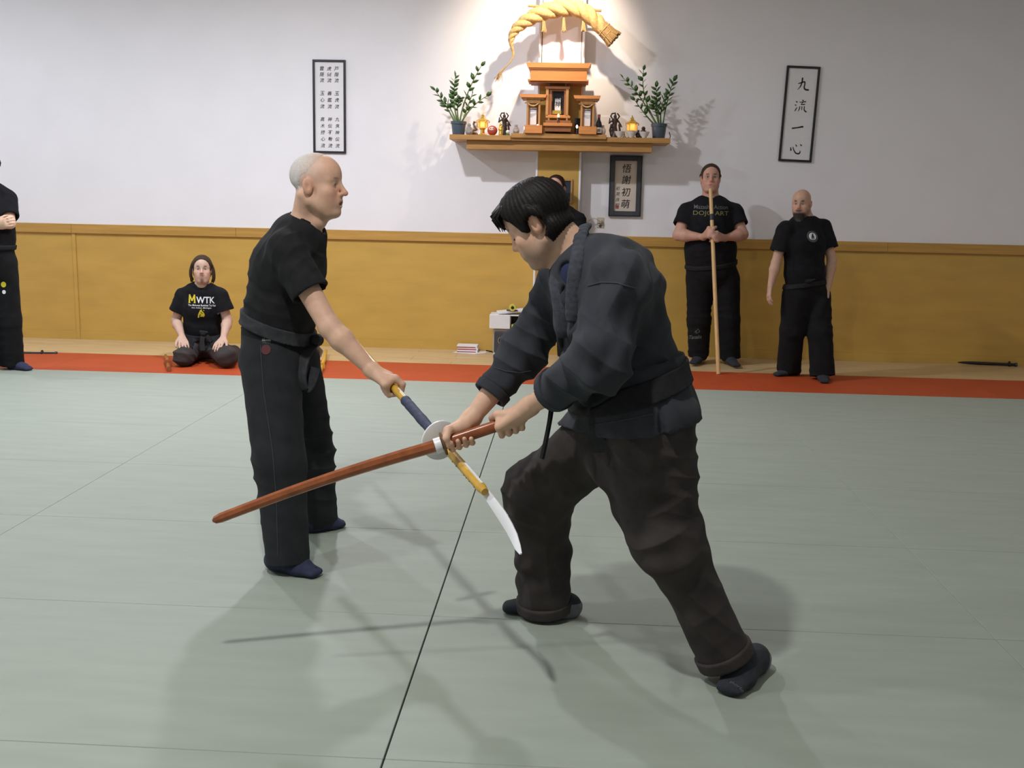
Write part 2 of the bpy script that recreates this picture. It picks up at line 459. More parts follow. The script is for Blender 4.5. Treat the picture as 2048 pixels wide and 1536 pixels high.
def folds(P, Q, fl_, base=.0025, seed=1, lam=.11):
    """cloth relief: broad wrinkles plus listed fold fields (centre, radius, dir, wavelength, amplitude)"""
    N = normals(P, Q)
    d = base*wob(P, 6.28/lam, seed)*(.6+.4*wob(P, 9, seed+5))
    for i, (c, r, dr, wl, am) in enumerate(fl_):
        dr = nrm(dr); q = P-np.asarray(c)
        g = np.exp(-(q*q).sum(1)/(r*r))*np.clip(.5+.7*wob(P, 6.5, seed+71+i), 0, 1)
        ph = q@dr/wl*6.283+1.9*wob(P, 8, seed+11+i)+.7*wob(P, 22, seed+31+i)
        s = np.abs(np.sin(ph*.5)); d = d+am*g*(.55-s**.8)*1.75*(.7+.5*wob(P, 12, seed+51+i))
    return P+N*d[:, None]

# ------------------------------------------------------------------ the room
X0, X1R, YB = -7.6, 6.6, -3.2
def struct(o): o['kind'] = 'structure'; return o
floor = struct(MB().box((X0, YB, -.12), (X1R, WALL_Y, -.034)).build('floor', M_GAP))
MX, MY = -.4627, 2.6045
def mats(ylo, yhi, material, name):
    cache = {}
    k0 = math.floor((X0-MX)/2); k1 = math.ceil((X1R-MX)/2)
    for k in range(k0, k1):
        xa, xb = max(X0, MX+2*k), min(X1R, MX+2*k+2)
        if xb-xa < .05: continue
        gl = .0026 if k == 0 else .0009; gr = .0026 if k == -1 else .0009
        y = ylo
        ys = []
        if name == 'red_mat': ys = [(ylo, yhi)]
        else:
            n = 5
            while MY+n >= ylo-.99:
                ys.append((max(MY+n, ylo), MY+n+1)); n -= 1
        for ya, yb in ys:
            if yb-ya < .05: continue
            key = (round(xb-xa, 3), round(yb-ya, 3), gl, gr)
            if key in cache:
                o = bpy.data.objects.new(name, cache[key][0]); link(o, floor)
                o.location = V((xa+xb)/2, (ya+yb)/2, 0)-OFF['floor']
            else:
                w, d = xb-xa, yb-ya
                mb = MB().box((-w/2+gl, -d/2+.0007, -.034), (w/2-gr, d/2-.0007, 0), .0016)
                o = mb.build(name, material, floor); o.data.transform(Matrix.Translation(Vector(OFF['floor'])))
                o.location = V((xa+xb)/2, (ya+yb)/2, 0)-OFF['floor']; cache[key] = (o.data,)
mats(YB, 8.605, M_MAT, 'floor_mat')
mats(8.605, 9.576, M_RED, 'red_mat')
x = X0; i = 0
while x < X1R-.01:                       # laminate boards along the wall
    for j, (ya, yb) in enumerate([(9.58, 9.85), (9.85, 10.12), (10.12, 10.39), (10.39, WALL_Y)]):
        a = x-(.4 if j % 2 else 0); b = min(a+1.3, X1R); a = max(a, X0)
        if b-a > .05: MB().box((a+.0006, ya+.0006, -.034), (b-.0006, yb-.0006, -.016), .001).build('laminate_board', M_LAM, floor)
    x += 1.3

wall_back = struct(MB().box((X0, WALL_Y, -.12), (X1R, WALL_Y+.15, CEIL)).build('wall_back', M_WALL))
struct(MB().box((X0-.15, YB, -.12), (X0, WALL_Y+.15, CEIL)).build('wall_left', M_WALL))
struct(MB().box((X1R, YB, -.12), (X1R+.15, WALL_Y+.15, CEIL)).build('wall_right', M_WALL))
struct(MB().box((X0-.15, YB-.15, -.12), (X1R+.15, YB, CEIL)).build('wall_front', M_WALL))
struct(MB().box((X0-.15, YB-.15, CEIL), (X1R+.15, WALL_Y+.15, CEIL+.12)).build('ceiling', M_CEIL))
ZW = 1.172
xb_ = at(153.5, 560, WALL_Y)[0]
cxl, cxr = at(1078.5, 60, 10.5)[0], at(1171, 60, 10.5)[0]
for a, b in ((X0, xb_-.018), (xb_+.018, cxl-.004), (cxr+.004, X1R)):
    MB().box((a, WALL_Y-.014, .07), (b, WALL_Y, ZW-.09), .001).build('wainscot_panel', M_PLY, wall_back)
    MB().box((a, WALL_Y-.019, -.016), (b, WALL_Y, .07), .001).build('wainscot_base_rail', M_PLY, wall_back)
MB().box((xb_-.0185, WALL_Y-.026, -.016), (xb_+.0185, WALL_Y, ZW-.09), .002).build('wainscot_batten', M_PLY, wall_back)
caps = [X0, at(146, 460, WALL_Y)[0], at(474, 460, WALL_Y)[0], cxl-.004]
for a, b in list(zip(caps, caps[1:]))+[(cxr+.004, 3.1), (3.1, X1R)]:
    MB().box((a+.0008, WALL_Y-.042, ZW-.095), (b-.0008, WALL_Y, ZW), .003).build('wainscot_cap', M_PLYCAP, wall_back)

# column behind the shrine
colf = 10.5
zp = at(1120, 166, colf)[2]
column = struct(MB().box((cxl+.02, colf+.005, -.016), (cxr-.02, WALL_Y, CEIL)).build('wall_column', M_WALL))
for a in (cxl, cxr-.02):
    MB().box((a, colf-.012, -.016), (a+.02, WALL_Y, CEIL), .003).build('edge_strip', M_WALL, column)
for a in (cxl+.028, cxr-.036):
    MB().box((a, colf-.002, zp), (a+.006, colf+.005, CEIL), .001).build('shadow_line', M_FRAME2, column)  # shadow lines beside the edge strips, painted as thin dark strips
MB().box((cxl+.02, colf-.008, -.016), (cxr-.02, colf+.005, zp), .001).build('front_panel', M_PLY, column)
MB().box((cxl+.02, colf-.02, -.016), (cxl+.05, colf-.008, .95), .002).build('panel_edge', M_PLYCAP, column)

# ceiling lamps
def ceiling_light(x, y, w, c, i):
    e = empty('ceiling_light', (x, y, CEIL-.13), ('round white ceiling downlight %s' % ['above the two fighters', 'left of the fighters', 'nearest the left wall', 'in front of the left wall panels', 'in the far left corner', 'in the middle of the far row', 'in front of the two standing men', 'on the near right'][i]), 'ceiling lamp', 'ceiling downlights')
    MB().lathe([(.10, .0), (.112, .0), (.112, .13), (.10, .13)], (x, y, CEIL-.13), 24).build('housing', M_LAMPH, e, True)
    MB().lathe([(.085, .0), (.085, .006)], (x, y, CEIL-.137), 24).build('lens', M_LAMPD, e)
    ld = bpy.data.lights.new('lamp_light', 'AREA'); ld.shape = 'DISK'; ld.size = .17; ld.energy = w; ld.color = c
    lo = bpy.data.objects.new('lamp_light', ld); COL.objects.link(lo); lo.parent = e; lo.location = (0, 0, -.012)
for i, (x, y, w, c) in enumerate(LAMPS): ceiling_light(x, y, w, c, i)
def spot_light():
    e = empty('track_spotlight', SPOT, 'white track spotlight on the ceiling aimed at the shrine', 'spotlight')
    tgt = V(-.32, WALL_Y, 2.95); d = nrm(tgt-V(*SPOT))
    MB().lathe([(.03, -.10), (.045, -.08), (.05, 0), (.046, .0), (.04, -.03)], SPOT, 20, d).build('lamp_head', M_LAMPH, e, True)
    MB().tube([V(*SPOT)-d*.07, V(SPOT[0], SPOT[1]-.03, CEIL)], .01, 8).build('arm', M_LAMPH, e)
    ld = bpy.data.lights.new('spot_light', 'SPOT'); ld.energy = 420; ld.color = (1, .80, .62); ld.spot_size = math.radians(80); ld.spot_blend = 1; ld.shadow_soft_size = .03
    lo = bpy.data.objects.new('spot_light', ld); COL.objects.link(lo); lo.parent = e
    lo.rotation_euler = Vector(d).to_track_quat('-Z', 'Y').to_euler(); lo.location = d*.03
spot_light()

# ------------------------------------------------------------------ lettering helpers
def text2d(body, size=1., shear=0., off=0., align='CENTER', spacing=1.):
    c = bpy.data.curves.new('t', 'FONT'); c.body = body; c.size = size; c.shear = shear; c.offset = off; c.align_x = align; c.space_character = spacing
    c.resolution_u = 3
    o = bpy.data.objects.new('t', c); COL.objects.link(o); bpy.context.view_layer.update()
    me = bpy.data.meshes.new_from_object(o.evaluated_get(bpy.context.evaluated_depsgraph_get()))
    v = np.array([tuple(p.co)[:2] for p in me.vertices]); f = [tuple(p.vertices) for p in me.polygons]
    bpy.data.objects.remove(o); bpy.data.curves.remove(c); bpy.data.meshes.remove(me)
    return v, f
def fit2d(v, w=None, h=None):
    lo, hi = v.min(0), v.max(0); v = v-(lo+hi)/2; s = np.array([1., 1.])
    if h: s[:] = h/(hi-lo)[1]
    if w: s[0] = w/(hi-lo)[0]
    if w and not h: s[1] = s[0]
    return v*s
def lay(v, org, u, w): return np.array([org+p[0]*u+p[1]*w for p in v])
def strokes2d(st, n=7):
    """brush strokes: list of [(x, y, width), ...] -> flat ribbons"""
    v = []; f = []
    for s in st:
        s = np.array(s, float); t = np.linspace(0, len(s)-1, (len(s)-1)*n+1)
        P = np.stack([np.interp(t, range(len(s)), s[:, j]) for j in range(3)], 1)
        for _ in range(3): P[1:-1] = .25*P[:-2]+.5*P[1:-1]+.25*P[2:]
        d = np.gradient(P[:, :2], axis=0); d /= np.linalg.norm(d, axis=1)[:, None]+1e-9
        nn = np.stack([-d[:, 1], d[:, 0]], 1)*P[:, 2:3]/2
        b = len(v)
        for a, q in zip(P[:, :2]-nn, P[:, :2]+nn): v += [a, q]
        f += [(b+2*i, b+2*i+1, b+2*i+3, b+2*i+2) for i in range(len(P)-1)]
    return np.array(v), f
KU = [[(.12, .52, .05), (.35, .60, .09), (.62, .70, .10), (.64, .50, .09), (.60, .25, .10), (.70, .10, .12), (.95, .08, .13), (.98, .13, .03)],
      [(.42, .98, .12), (.42, .70, .11), (.34, .35, .08), (.12, .06, .03)]]
RYU = [[(.08, .86, .05), (.20, .78, .11)], [(.02, .60, .05), (.14, .54, .10)], [(.06, .10, .05), (.14, .28, .09), (.22, .42, .03)],
       [(.56, .98, .06), (.66, .90, .11)], [(.36, .80, .05), (.60, .82, .07), (.86, .86, .08)], [(.62, .80, .05), (.48, .62, .06), (.80, .66, .08)],
       [(.42, .50, .06), (.40, .30, .07), (.30, .10, .03)], [(.58, .50, .07), (.58, .22, .05)], [(.76, .52, .07), (.76, .24, .08), (.90, .10, .11), (1.0, .12, .03)]]
ICHI = [[(.02, .42, .09), (.10, .44, .12), (.50, .50, .10), (.88, .60, .15), (.97, .58, .13)]]
KOKORO = [[(.06, .62, .05), (.10, .42, .12), (.08, .34, .06)], [(.22, .66, .05), (.30, .44, .08), (.48, .18, .10), (.72, .14, .11), (.82, .26, .09), (.80, .42, .03)],
          [(.42, .84, .05), (.52, .70, .10)], [(.76, .86, .05), (.90, .78, .11)]]

def frame(label, tl, tr, bl, bar, mframe, mpaper, depth=.022, name='framed_calligraphy'):
    """tl, tr, bl: 3d corners on the wall plane"""
    u = nrm(tr-tl); w = nrm(tl-bl); w = nrm(w-u*(w@u)); n = np.cross(u, w); n = n*(-1 if n[1] > 0 else 1)
    W_, H_ = np.linalg.norm(tr-tl), np.linalg.norm(tl-bl)
    R = np.stack([u, w, n], 1); e = empty(name, bl, label, 'picture')
    q = lambda lo, hi, nm, m_, bv=.001: MB().box(lo, hi, bv, R, bl).build(nm, m_, e)
    q((0, 0, 0), (bar, H_, depth), 'frame_bar', mframe, .002); q((W_-bar, 0, 0), (W_, H_, depth), 'frame_bar', mframe, .002)
    q((bar, 0, 0), (W_-bar, bar, depth), 'frame_bar', mframe, .002); q((bar, H_-bar, 0), (W_-bar, H_, depth), 'frame_bar', mframe, .002)
    q((bar, bar, 0), (W_-bar, H_-bar, .008), 'paper', mpaper, 0)
    return e, u, w, n, W_, H_
WY = WALL_Y-.001
P3 = lambda x, y, Y=WY: at(x, y, Y)
# right: four large brush characters
e, u, w, n, W_, H_ = frame('tall black-framed white scroll with four large brush characters, right of the shrine', P3(1568, 131), P3(1635, 134), P3(1556, 322), .021, M_FRAME, M_PAPER)
o0 = OFF[e.name]
for nm, st, cy, cx, sz in (('character', KU, .815, .53, .125), ('character', RYU, .585, .53, .125), ('character', ICHI, .36, .49, .115), ('character', KOKORO, .135, .51, .125)):
    v, f = strokes2d(st); v = (v-.5)*sz
    mobj(nm, lay(v, o0+u*(W_*cx)+w*(H_*cy)+n*.0095, u, w), f, M_INK, e)
# left: three columns of small characters
e, u, w, n, W_, H_ = frame('tall black-framed white sheet with three columns of small characters above the white-haired man', P3(630.5, 119.5), P3(696.5, 120.5), P3(627.5, 306), .021, M_FRAME, M_PAPER)
o0 = OFF[e.name]
rows = [(.155, .062), (.425, .07), (.775, .071)]
for cx, txt in ((.73, ('戸隠流', '玉虎流', '九鬼神伝流')), (.51, ('虎倒流', '義鑑流', '神伝不動流')), (.285, ('雲隠流', '玉心流', '高木揚心流'))):
    for (cy, dy), s in zip(rows, txt):
        for i, ch in enumerate(s):
            v, f = text2d(ch, 1, .18, .008); v = fit2d(v, h=.040)
            yy = 1-(cy+(i-(len(s)-1)/2)*dy)
            mobj('character', lay(v, o0+u*(W_*(cx-.02*yy+.01))+w*(H_*yy)+n*.0095, u, w), f, M_INK, e)
# centre: cream scroll in a wide dark frame
e, u, w, n, W_, H_ = frame('small dark-framed cream calligraphy hanging below the shrine shelf', P3(1221.5, 312.5), P3(1283, 313.5), P3(1218, 430.5), .043, M_FRAME2, M_PAPER2, .03)
o0 = OFF[e.name]
R = np.stack([u, w, n], 1)
for lo, hi in (((-.008, -.008, 0), (0, H_+.008, .034)), ((W_, -.008, 0), (W_+.008, H_+.008, .034)), ((0, -.008, 0), (W_, 0, .034)), ((0, H_, 0), (W_, H_+.008, .034))):
    MB().box(lo, hi, .001, R, o0).build('frame_edge', M_FRAME, e)
for ch, cy in (('悟', .80), ('謝', .61), ('初', .40), ('萌', .20)):
    v, f = text2d(ch, 1, .12, .006); v = fit2d(v, h=.085)
    mobj('character', lay(v, o0+u*(W_*.53)+w*(H_*cy)+n*.0095, u, w), f, M_INK, e)
for i, ch in enumerate('初見良昭'):
    v, f = text2d(ch, 1, .2); v = fit2d(v, h=.036)
    mobj('signature', lay(v, o0+u*(W_*.26)+w*(H_*(.46-i*.095))+n*.0095, u, w), f, M_INK, e)
MB().box((W_*.20, H_*.115, .0085), (W_*.31, H_*.165, .0092), 0, R, o0).build('seal_stamp', M_INKRED, e)
# small photo frame on the column
e, u, w, n, W_, H_ = frame('small dark photograph in an orange wooden frame on the column panel', P3(1108, 357.5, colf-.008), P3(1147, 358.5, colf-.008), P3(1105, 406, colf-.008), .018, M_SHRINEO, M_BLUEB, .02, 'framed_photograph')
MB().box((W_*.55, .02, .0085), (W_*.85, .06, .0095), 0, np.stack([u, w, n], 1), OFF[e.name]).build('photo_patch', M_PRG, e)

# power outlet
a = P3(1194, 434.5); b = P3(1207.5, 456)
e = empty('wall_outlet', (a[0], WALL_Y, b[2]), 'beige wall outlet with plug and cord beside the small framed calligraphy', 'outlet')
MB().box((a[0], WALL_Y-.008, b[2]), (b[0], WALL_Y, a[2]), .003).build('cover_plate', M_BEIGE, e)
c = (a+b)/2
MB().box((c[0]-.016, WALL_Y-.05, c[2]-.005), (c[0]+.014, WALL_Y-.008, c[2]+.03), .006).build('plug', M_BEIGE, e)
MB().lathe([(.014, 0), (.014, .004)], (c[0], WALL_Y-.012, c[2]-.032), 12, (0, 1, 0)).build('socket', M_FRAME2, e)
MB().tube([V(c[0], WALL_Y-.05, c[2]+.012), V(c[0]-.06, WALL_Y-.07, c[2]+.045), V(c[0]-.12, WALL_Y-.06, c[2]+.02), V(c[0]-.17, WALL_Y-.05, c[2]-.05), V(c[0]-.22, WALL_Y-.05, c[2]-.12)], .004, 6).build('cord', M_BEIGE, e, True)

# ------------------------------------------------------------------ shrine shelf
def pbox(name, x0, y0, x1, y1, Yf, dep, mt, parent, bev=.002):
    xm, ym = (x0+x1)/2, (y0+y1)/2
    return MB().box((at(x0, ym, Yf)[0], Yf, at(xm, y1, Yf)[2]), (at(x1, ym, Yf)[0], Yf+dep, at(xm, y0, Yf)[2]), bev).build(name, mt, parent)
SY = 10.18
ZS = at(1120, 272.5, SY)[2]            # top of the side boards
X = lambda px, Y=SY, z=None: xat(px, Y, ZS if z is None else z)
shelf = empty('wall_shelf', (X(1120), WALL_Y, ZS-.13), 'long wooden wall shelf carrying the shrine and offerings', 'shelf')
T = .047
ZC = ZS+.02
MB().box((X(899), SY, ZS-T), (X(1022), colf-.01, ZS), .003).build('shelf_board', M_SHELF, shelf)
MB().box((X(1213), SY, ZS-T), (X(1341), colf-.01, ZS), .003).build('shelf_board', M_SHELF, shelf)
MB().box((X(1022)+.001, SY-.02, ZS-.022), (X(1213)-.001, colf-.013, ZC), .003).build('shelf_board', M_SHELF, shelf)
MB().box((X(1022)+.001, SY+.01, ZS-T), (X(1213)-.001, colf-.013, ZS-.0225), .002).build('shelf_board', M_SHELF, shelf)
MB().box((X(932), SY+.06, ZS-T-.083), (X(1306), colf-.013, ZS-T-.0005), .003).build('support_beam', M_SHELF, shelf)
MB().tube([V(X(1340), SY+.02, ZS), V(X(1341), SY+.02, ZS+.02), V(X(1338.5), SY+.02, ZS+.05), V(X(1339), SY+.02, ZS+.06)], .004, 6).build('hook', M_BRONZE, shelf)
MB().box((X(899), colf-.01, ZS-T), (cxl, WALL_Y, ZS), .002).build('rear_board', M_SHELF, shelf)
MB().box((cxr, colf-.01, ZS-T), (X(1341), WALL_Y, ZS), .002).build('rear_board', M_SHELF, shelf)

# ---- main shrine
e = empty('house_shrine', (X(1117), 10.3, ZC), 'orange wooden household shrine with flat stepped roof on the shelf centre', 'shrine')
RF, RD = 10.13, .33
def trap(name, x0, x1, y0, x2, x3, y1, Yf, dep, mt):
    p = [at(x0, y0, Yf), at(x1, y0, Yf), at(x3, y1, Yf), at(x2, y1, Yf)]
    zt, zb = (p[0][2]+p[1][2])/2, (p[2][2]+p[3][2])/2
    pl = [V(p[0][0], Yf, zt), V(p[1][0], Yf, zt), V(p[2][0], Yf, zb), V(p[3][0], Yf, zb)]
    return MB().prism(pl, (0, dep, 0)).build(name, mt, e)
trap('roof_crown', 1052, 1183, 125.5, 1057, 1177, 135.5, RF, RD, M_SHRINE)
pbox('roof_step', 1058, 135.5, 1176.5, 139, RF+.01, RD-.02, M_SHRINE, e)
pbox('roof_panel', 1061, 139, 1174, 159, RF+.02, RD-.04, M_SHRINE, e)
pbox('eave_board', 1055.5, 158.5, 1177.5, 162, RF, RD, M_SHRINE, e)
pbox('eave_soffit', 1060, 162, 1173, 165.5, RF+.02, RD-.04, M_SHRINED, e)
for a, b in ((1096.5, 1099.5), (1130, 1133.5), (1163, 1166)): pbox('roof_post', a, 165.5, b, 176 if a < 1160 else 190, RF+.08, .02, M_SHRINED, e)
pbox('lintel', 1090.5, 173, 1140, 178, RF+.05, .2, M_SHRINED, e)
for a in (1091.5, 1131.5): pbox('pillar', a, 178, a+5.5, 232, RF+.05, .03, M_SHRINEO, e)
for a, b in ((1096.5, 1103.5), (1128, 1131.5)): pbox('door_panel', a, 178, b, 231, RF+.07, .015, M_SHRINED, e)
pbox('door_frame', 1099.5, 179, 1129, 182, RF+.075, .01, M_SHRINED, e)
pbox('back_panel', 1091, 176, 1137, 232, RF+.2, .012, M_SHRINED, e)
pbox('floor_slab', 1091, 230, 1138, 233, RF+.05, .16, M_SHRINE, e)
pbox('railing', 1091.5, 231.5, 1140.5, 236, RF+.02, .015, M_SHRINE, e)
for a in (1095.5, 1114, 1132): pbox('railing_post', a, 236, a+3.5, 241, RF+.022, .013, M_SHRINEO, e)
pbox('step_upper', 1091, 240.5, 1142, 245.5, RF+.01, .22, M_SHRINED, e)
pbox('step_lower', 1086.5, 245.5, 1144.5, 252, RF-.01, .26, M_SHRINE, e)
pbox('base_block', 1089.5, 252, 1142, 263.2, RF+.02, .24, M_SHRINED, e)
# tablet inside
pbox('tablet', 1105.5, 181, 1127, 228, RF+.15, .012, M_FRAME2, e)
tb = empty('spirit_tablet', (X(1115), RF+.12, ZC+.13), 'small white name tablet on a gold foot inside the main shrine', 'tablet')
pbox('tablet_card', 1109.5, 196, 1121.5, 221, RF+.12, .01, M_PAPER, tb)
pbox('tablet_foot', 1104.5, 221, 1122.5, 228.5, RF+.11, .03, M_GOLD, tb)
pc = at(1115.5, 197, RF+.119)
for ch, yy in (('義', 193), ('神', 209)):
    v, f = text2d(ch, 1, .1, .01); v = fit2d(v, h=.052)
    p = at(1115.5, yy, RF+.1185); mobj('character', lay(v, p, V(1, 0, 0), V(0, 0, 1)), f, M_INK, tb)

# ---- two side shrines
for nm, cx, lab in (('left', 1066.5, 'small wooden side shrine with rope garland, left of the main shrine'), ('right', 1174.5, 'small wooden side shrine with rope garland, right of the main shrine')):
    dy = (cx-1120)*.024
    e = empty('side_shrine', (X(cx), 10.3, ZC), lab, 'shrine', 'side shrines')
    F = 10.16
    trap('roof', cx-27.5, cx+27, 189.5+dy, cx-25, cx+24.5, 196+dy, F-.02, .22, M_SHRINE)
    pbox('eave', cx-22.5, 196+dy, cx+22, 199.5+dy, F, .18, M_SHRINEO, e)
    pbox('gable_panel', cx-13.5, 199.5+dy, cx+14.5, 205.5+dy, F+.02, .12, M_SHRINEO, e)
    for a in (-13.5, 10): pbox('pillar', cx+a, 203+dy, cx+a+4, 252+dy, F+.015, .02, M_SHRINEO, e)
    pbox('crossbar', cx-17, 205.5+dy, cx+17, 208+dy, F+.01, .012, M_SHRINEO, e)
    pbox('rear_panel', cx-12, 205+dy, cx+13, 252+dy, F+.14, .01, M_SHRINED, e)
    pbox('paper_talisman', cx-6.5, 217+dy, cx+6.5, 251+dy, F+.05, .004, M_PAPER, e)
    pbox('talisman_band', cx-6.5, 219+dy, cx+6.5, 220.5+dy, F+.047, .003, M_PRG, e)
    g = [at(cx+t, 207.5+dy+5.5*(1-(t/11.)**2), F+.004) for t in np.linspace(-11, 11, 9)]
    MB().tube(g, [.004+.005*(1-abs(t)) for t in np.linspace(-1, 1, 9)], 7).build('rope_garland', M_ROPE, e, True)
    MB().box((X(cx-17.5), F-.03, ZC), (X(cx+18), F+.17, at(cx, 252+dy, F)[2]), .003).build('base_block', M_SHRINE, e)

# ---- straw rope
RY = 10.27
rp = [(1000, 147, .6), (1010, 136, .8), (1021, 124, 1.2), (1026, 114, 1.6), (1027, 105, 2.2), (1023.5, 93, 3.2), (1021.5, 82, 5), (1024, 70, 7), (1034, 55, 9.5), (1053, 41, 12), (1077, 28.5, 14), (1105, 19, 15.5), (1135, 14, 15.5), (1160, 18, 15), (1180, 31, 14), (1198, 49, 13.5), (1207, 59, 13.2)]
rope = empty('straw_rope', at(1120, 30, RY), 'thick twisted straw rope arched above the shrine', 'rope')
C = np.array([at(x, y, RY) for x, y, r in rp]); Rr = np.array([r for x, y, r in rp])/205.
t = np.linspace(0, len(C)-1, 170)
Cs = np.stack([np.interp(t, range(len(C)), C[:, j]) for j in range(3)], 1); Rs = np.interp(t, range(len(C)), Rr)
for _ in range(12): Cs[1:-1] = .25*Cs[:-2]+.5*Cs[1:-1]+.25*Cs[2:]
for _ in range(4): Rs[1:-1] = .25*Rs[:-2]+.5*Rs[1:-1]+.25*Rs[2:]
Tn = np.gradient(Cs, axis=0); Tn /= np.linalg.norm(Tn, axis=1)[:, None]
ln = np.concatenate([[0], np.cumsum(np.linalg.norm(np.diff(Cs, axis=0), axis=1))])
tw = np.concatenate([[0], np.cumsum(np.diff(ln)/(np.maximum(Rs[1:], .012)*5.2))])*2*math.pi
for s in range(3):
    pts = []
    for i in range(len(Cs)):
        a = V(0, -1, 0); b = nrm(np.cross(Tn[i], a)); ph = tw[i]+s*2*math.pi/3
        pts.append(Cs[i]+(math.cos(ph)*a+math.sin(ph)*b)*Rs[i]*.5)
    MB().tube(pts, [r*.62 for r in Rs], 10).build('strand', M_ROPE, rope, True)
# brush end on the right, bound twice
p0, p1 = at(1203, 54, RY), at(1228, 79, RY)
d = nrm(p1-p0); L_ = np.linalg.norm(p1-p0)
sd = np.cross(d, V(0, -1, 0))
rng = random.Random(4)
mb = MB()
for k in range(150):
    r0 = math.sqrt(rng.random()); th = rng.random()*6.283
    o1 = (math.cos(th)*sd+math.sin(th)*V(0, -1, 0))*r0
    mb.tube([p0+o1*.060, p0+d*L_*.35+o1*.066, p0+d*L_*.62+o1*.069, p0+d*L_*(.96+rng.random()*.12)+o1*.088], [.009, .009, .008, .006], 5)
mb.build('brush_end', M_ROPE2, rope)
for tt in (.22, .55):
    MB().lathe([(.071, -.006), (.075, 0), (.071, .006)], p0+d*L_*tt, 20, d).build('binding', M_ROPE, rope, True)
mb = MB()
for k in range(16):
    a = rng.random()*6.28; q = at(1001, 145, RY); mb.tube([at(1012, 133, RY), q+V(.01*math.cos(a), .01*math.sin(a), .0), q+V(.04*math.cos(a)-.02, .015*math.sin(a), -.05-.04*rng.random())], [.005, .004, .002], 5)
mb.build('frayed_tip', M_ROPE2, rope)
for cx, ya, yb in ((1087, 33, 66), (1127.5, 28, 66), (1166.5, 36, 64)):
    mb = MB(); a = at(cx, ya, RY-.01); b = at(cx+.5, yb, RY-.01)
    for k in range(26):
        th = rng.random()*6.28; rr = math.sqrt(rng.random())
        o1 = V(math.cos(th), math.sin(th), 0)*rr
        mb.tube([a+o1*.008, a*.6+b*.4+o1*.012, b+o1*.026+V(0, 0, rng.random()*.02)], [.004, .004, .003], 5)
    mb.build('tassel', M_ROPE2, rope)
MB().tube([at(1056, 11.5, 10.40), at(1203, 21.5, 10.40)], .012, 10).build('hanging_rod', M_SHRINEO, rope, True)

# ---- potted plants
leafv = np.array([(0, 0, 0), (.25, .16, .03), (.25, -.16, .03), (.6, .19, .02), (.6, -.19, .02), (1, 0, -.06), (.25, 0, -.01), (.6, 0, -.03), (.5, 0, -.05)])
leaff = [(0, 6, 1), (0, 2, 6), (6, 7, 3, 1), (6, 2, 4, 7), (7, 5, 3), (7, 4, 5), (0, 1, 8), (0, 8, 2), (1, 3, 8), (3, 5, 8), (2, 8, 4), (4, 8, 5)]
leaf_me = None
def plant(px, pw, ytop, label, stems, seed, zb):
    global leaf_me
    Y = 10.32; c = V(X(px, Y, zb), Y, zb); r = pw/2/203.
    hpot = at(px, ytop, Y)[2]-zb
    e = empty('potted_plant', c, label, 'plant', 'potted plants')
    pot = MB().lathe([(r*.78, 0), (r*.93, hpot*.72), (r*.93, hpot*.8), (r*1.04, hpot*.8), (r*1.04, hpot), (r*.95, hpot), (r*.92, hpot*.85)], c, 24).build('pot', M_POT, e, True)
    MB().lathe([(r*.95, hpot*.82), (r*.5, hpot*.93), (.002, hpot*.95)], c, 16).build('soil', M_SOIL, e)
    rg = random.Random(seed)
    for si, (bx, mx_, my_, tx, ty, dY, nl) in enumerate(stems):
        b = V(c[0]+bx/203., Y+rg.uniform(-.02, .02), zb+hpot*.9); mm = at(mx_, my_, Y+dY*.5); tp = at(tx, ty, Y+dY)
        P = [(1-q)**2*b+2*q*(1-q)*(2*mm-.5*b-.5*tp)+q*q*tp for q in np.linspace(0, 1, 12)]
        st = MB().tube(P, list(np.linspace(.009, .003, 12)), 7).build('stem', M_STEM, e, True)
        for i in range(nl):
            q = .30+.70*(i+.5)/nl+(.02 if i % 2 else 0); q = min(q, 1); j = min(int(q*11), 10); p = P[j]*(1-(q*11-j))+P[min(j+1, 11)]*(q*11-j); tg = nrm(P[min(j+1, 11)]-P[max(j-1, 0)])
            a = nrm(np.cross(tg, V(0, -1, 0)))*(1 if i % 2 else -1)
            dr = nrm(tg*.75+a*.75+V(0, rg.uniform(-.7, .25), rg.uniform(0, .25)))
            if i == nl-1: dr = nrm(tg+a*.2)
            sz = rg.uniform(.058, .08)*(1.05-.3*abs(q-.6))
            nn = nrm(np.cross(dr, nrm(V(rg.uniform(-.6, .6), rg.uniform(-.2, .8), 1)))); wv = np.cross(nn, dr)
            if leaf_me is None:
                o = mobj('leaf', leafv, leaff, M_GREEN, e, True, origin=None); leaf_me = o.data
                leaf_me.transform(Matrix.Translation(Vector(OFF[e.name])))
            else:
                o = bpy.data.objects.new('leaf', leaf_me); link(o, e)
            mm4 = Matrix.Identity(4)
            for r_ in range(3):
                mm4[r_][0], mm4[r_][1], mm4[r_][2], mm4[r_][3] = dr[r_]*sz, nn[r_]*sz*1.5, wv[r_]*sz, (p-OFF[e.name])[r_]
            o.matrix_local = mm4
plant(917, 30, 243, 'leafy green potted plant in a slate pot at the left end of the shelf',
      [(2, 934, 190, 963, 131, -.05, 10), (-2, 908, 200, 911, 153, -.03, 15), (-7, 893, 214, 869, 179, -.08, 9), (5, 945, 214, 976, 191, -.1, 7), (6, 934, 218, 946, 184, .05, 7), (-4, 900, 216, 888, 205, .02, 7), (0, 915, 214, 922, 198, -.1, 8)], 3, ZS)
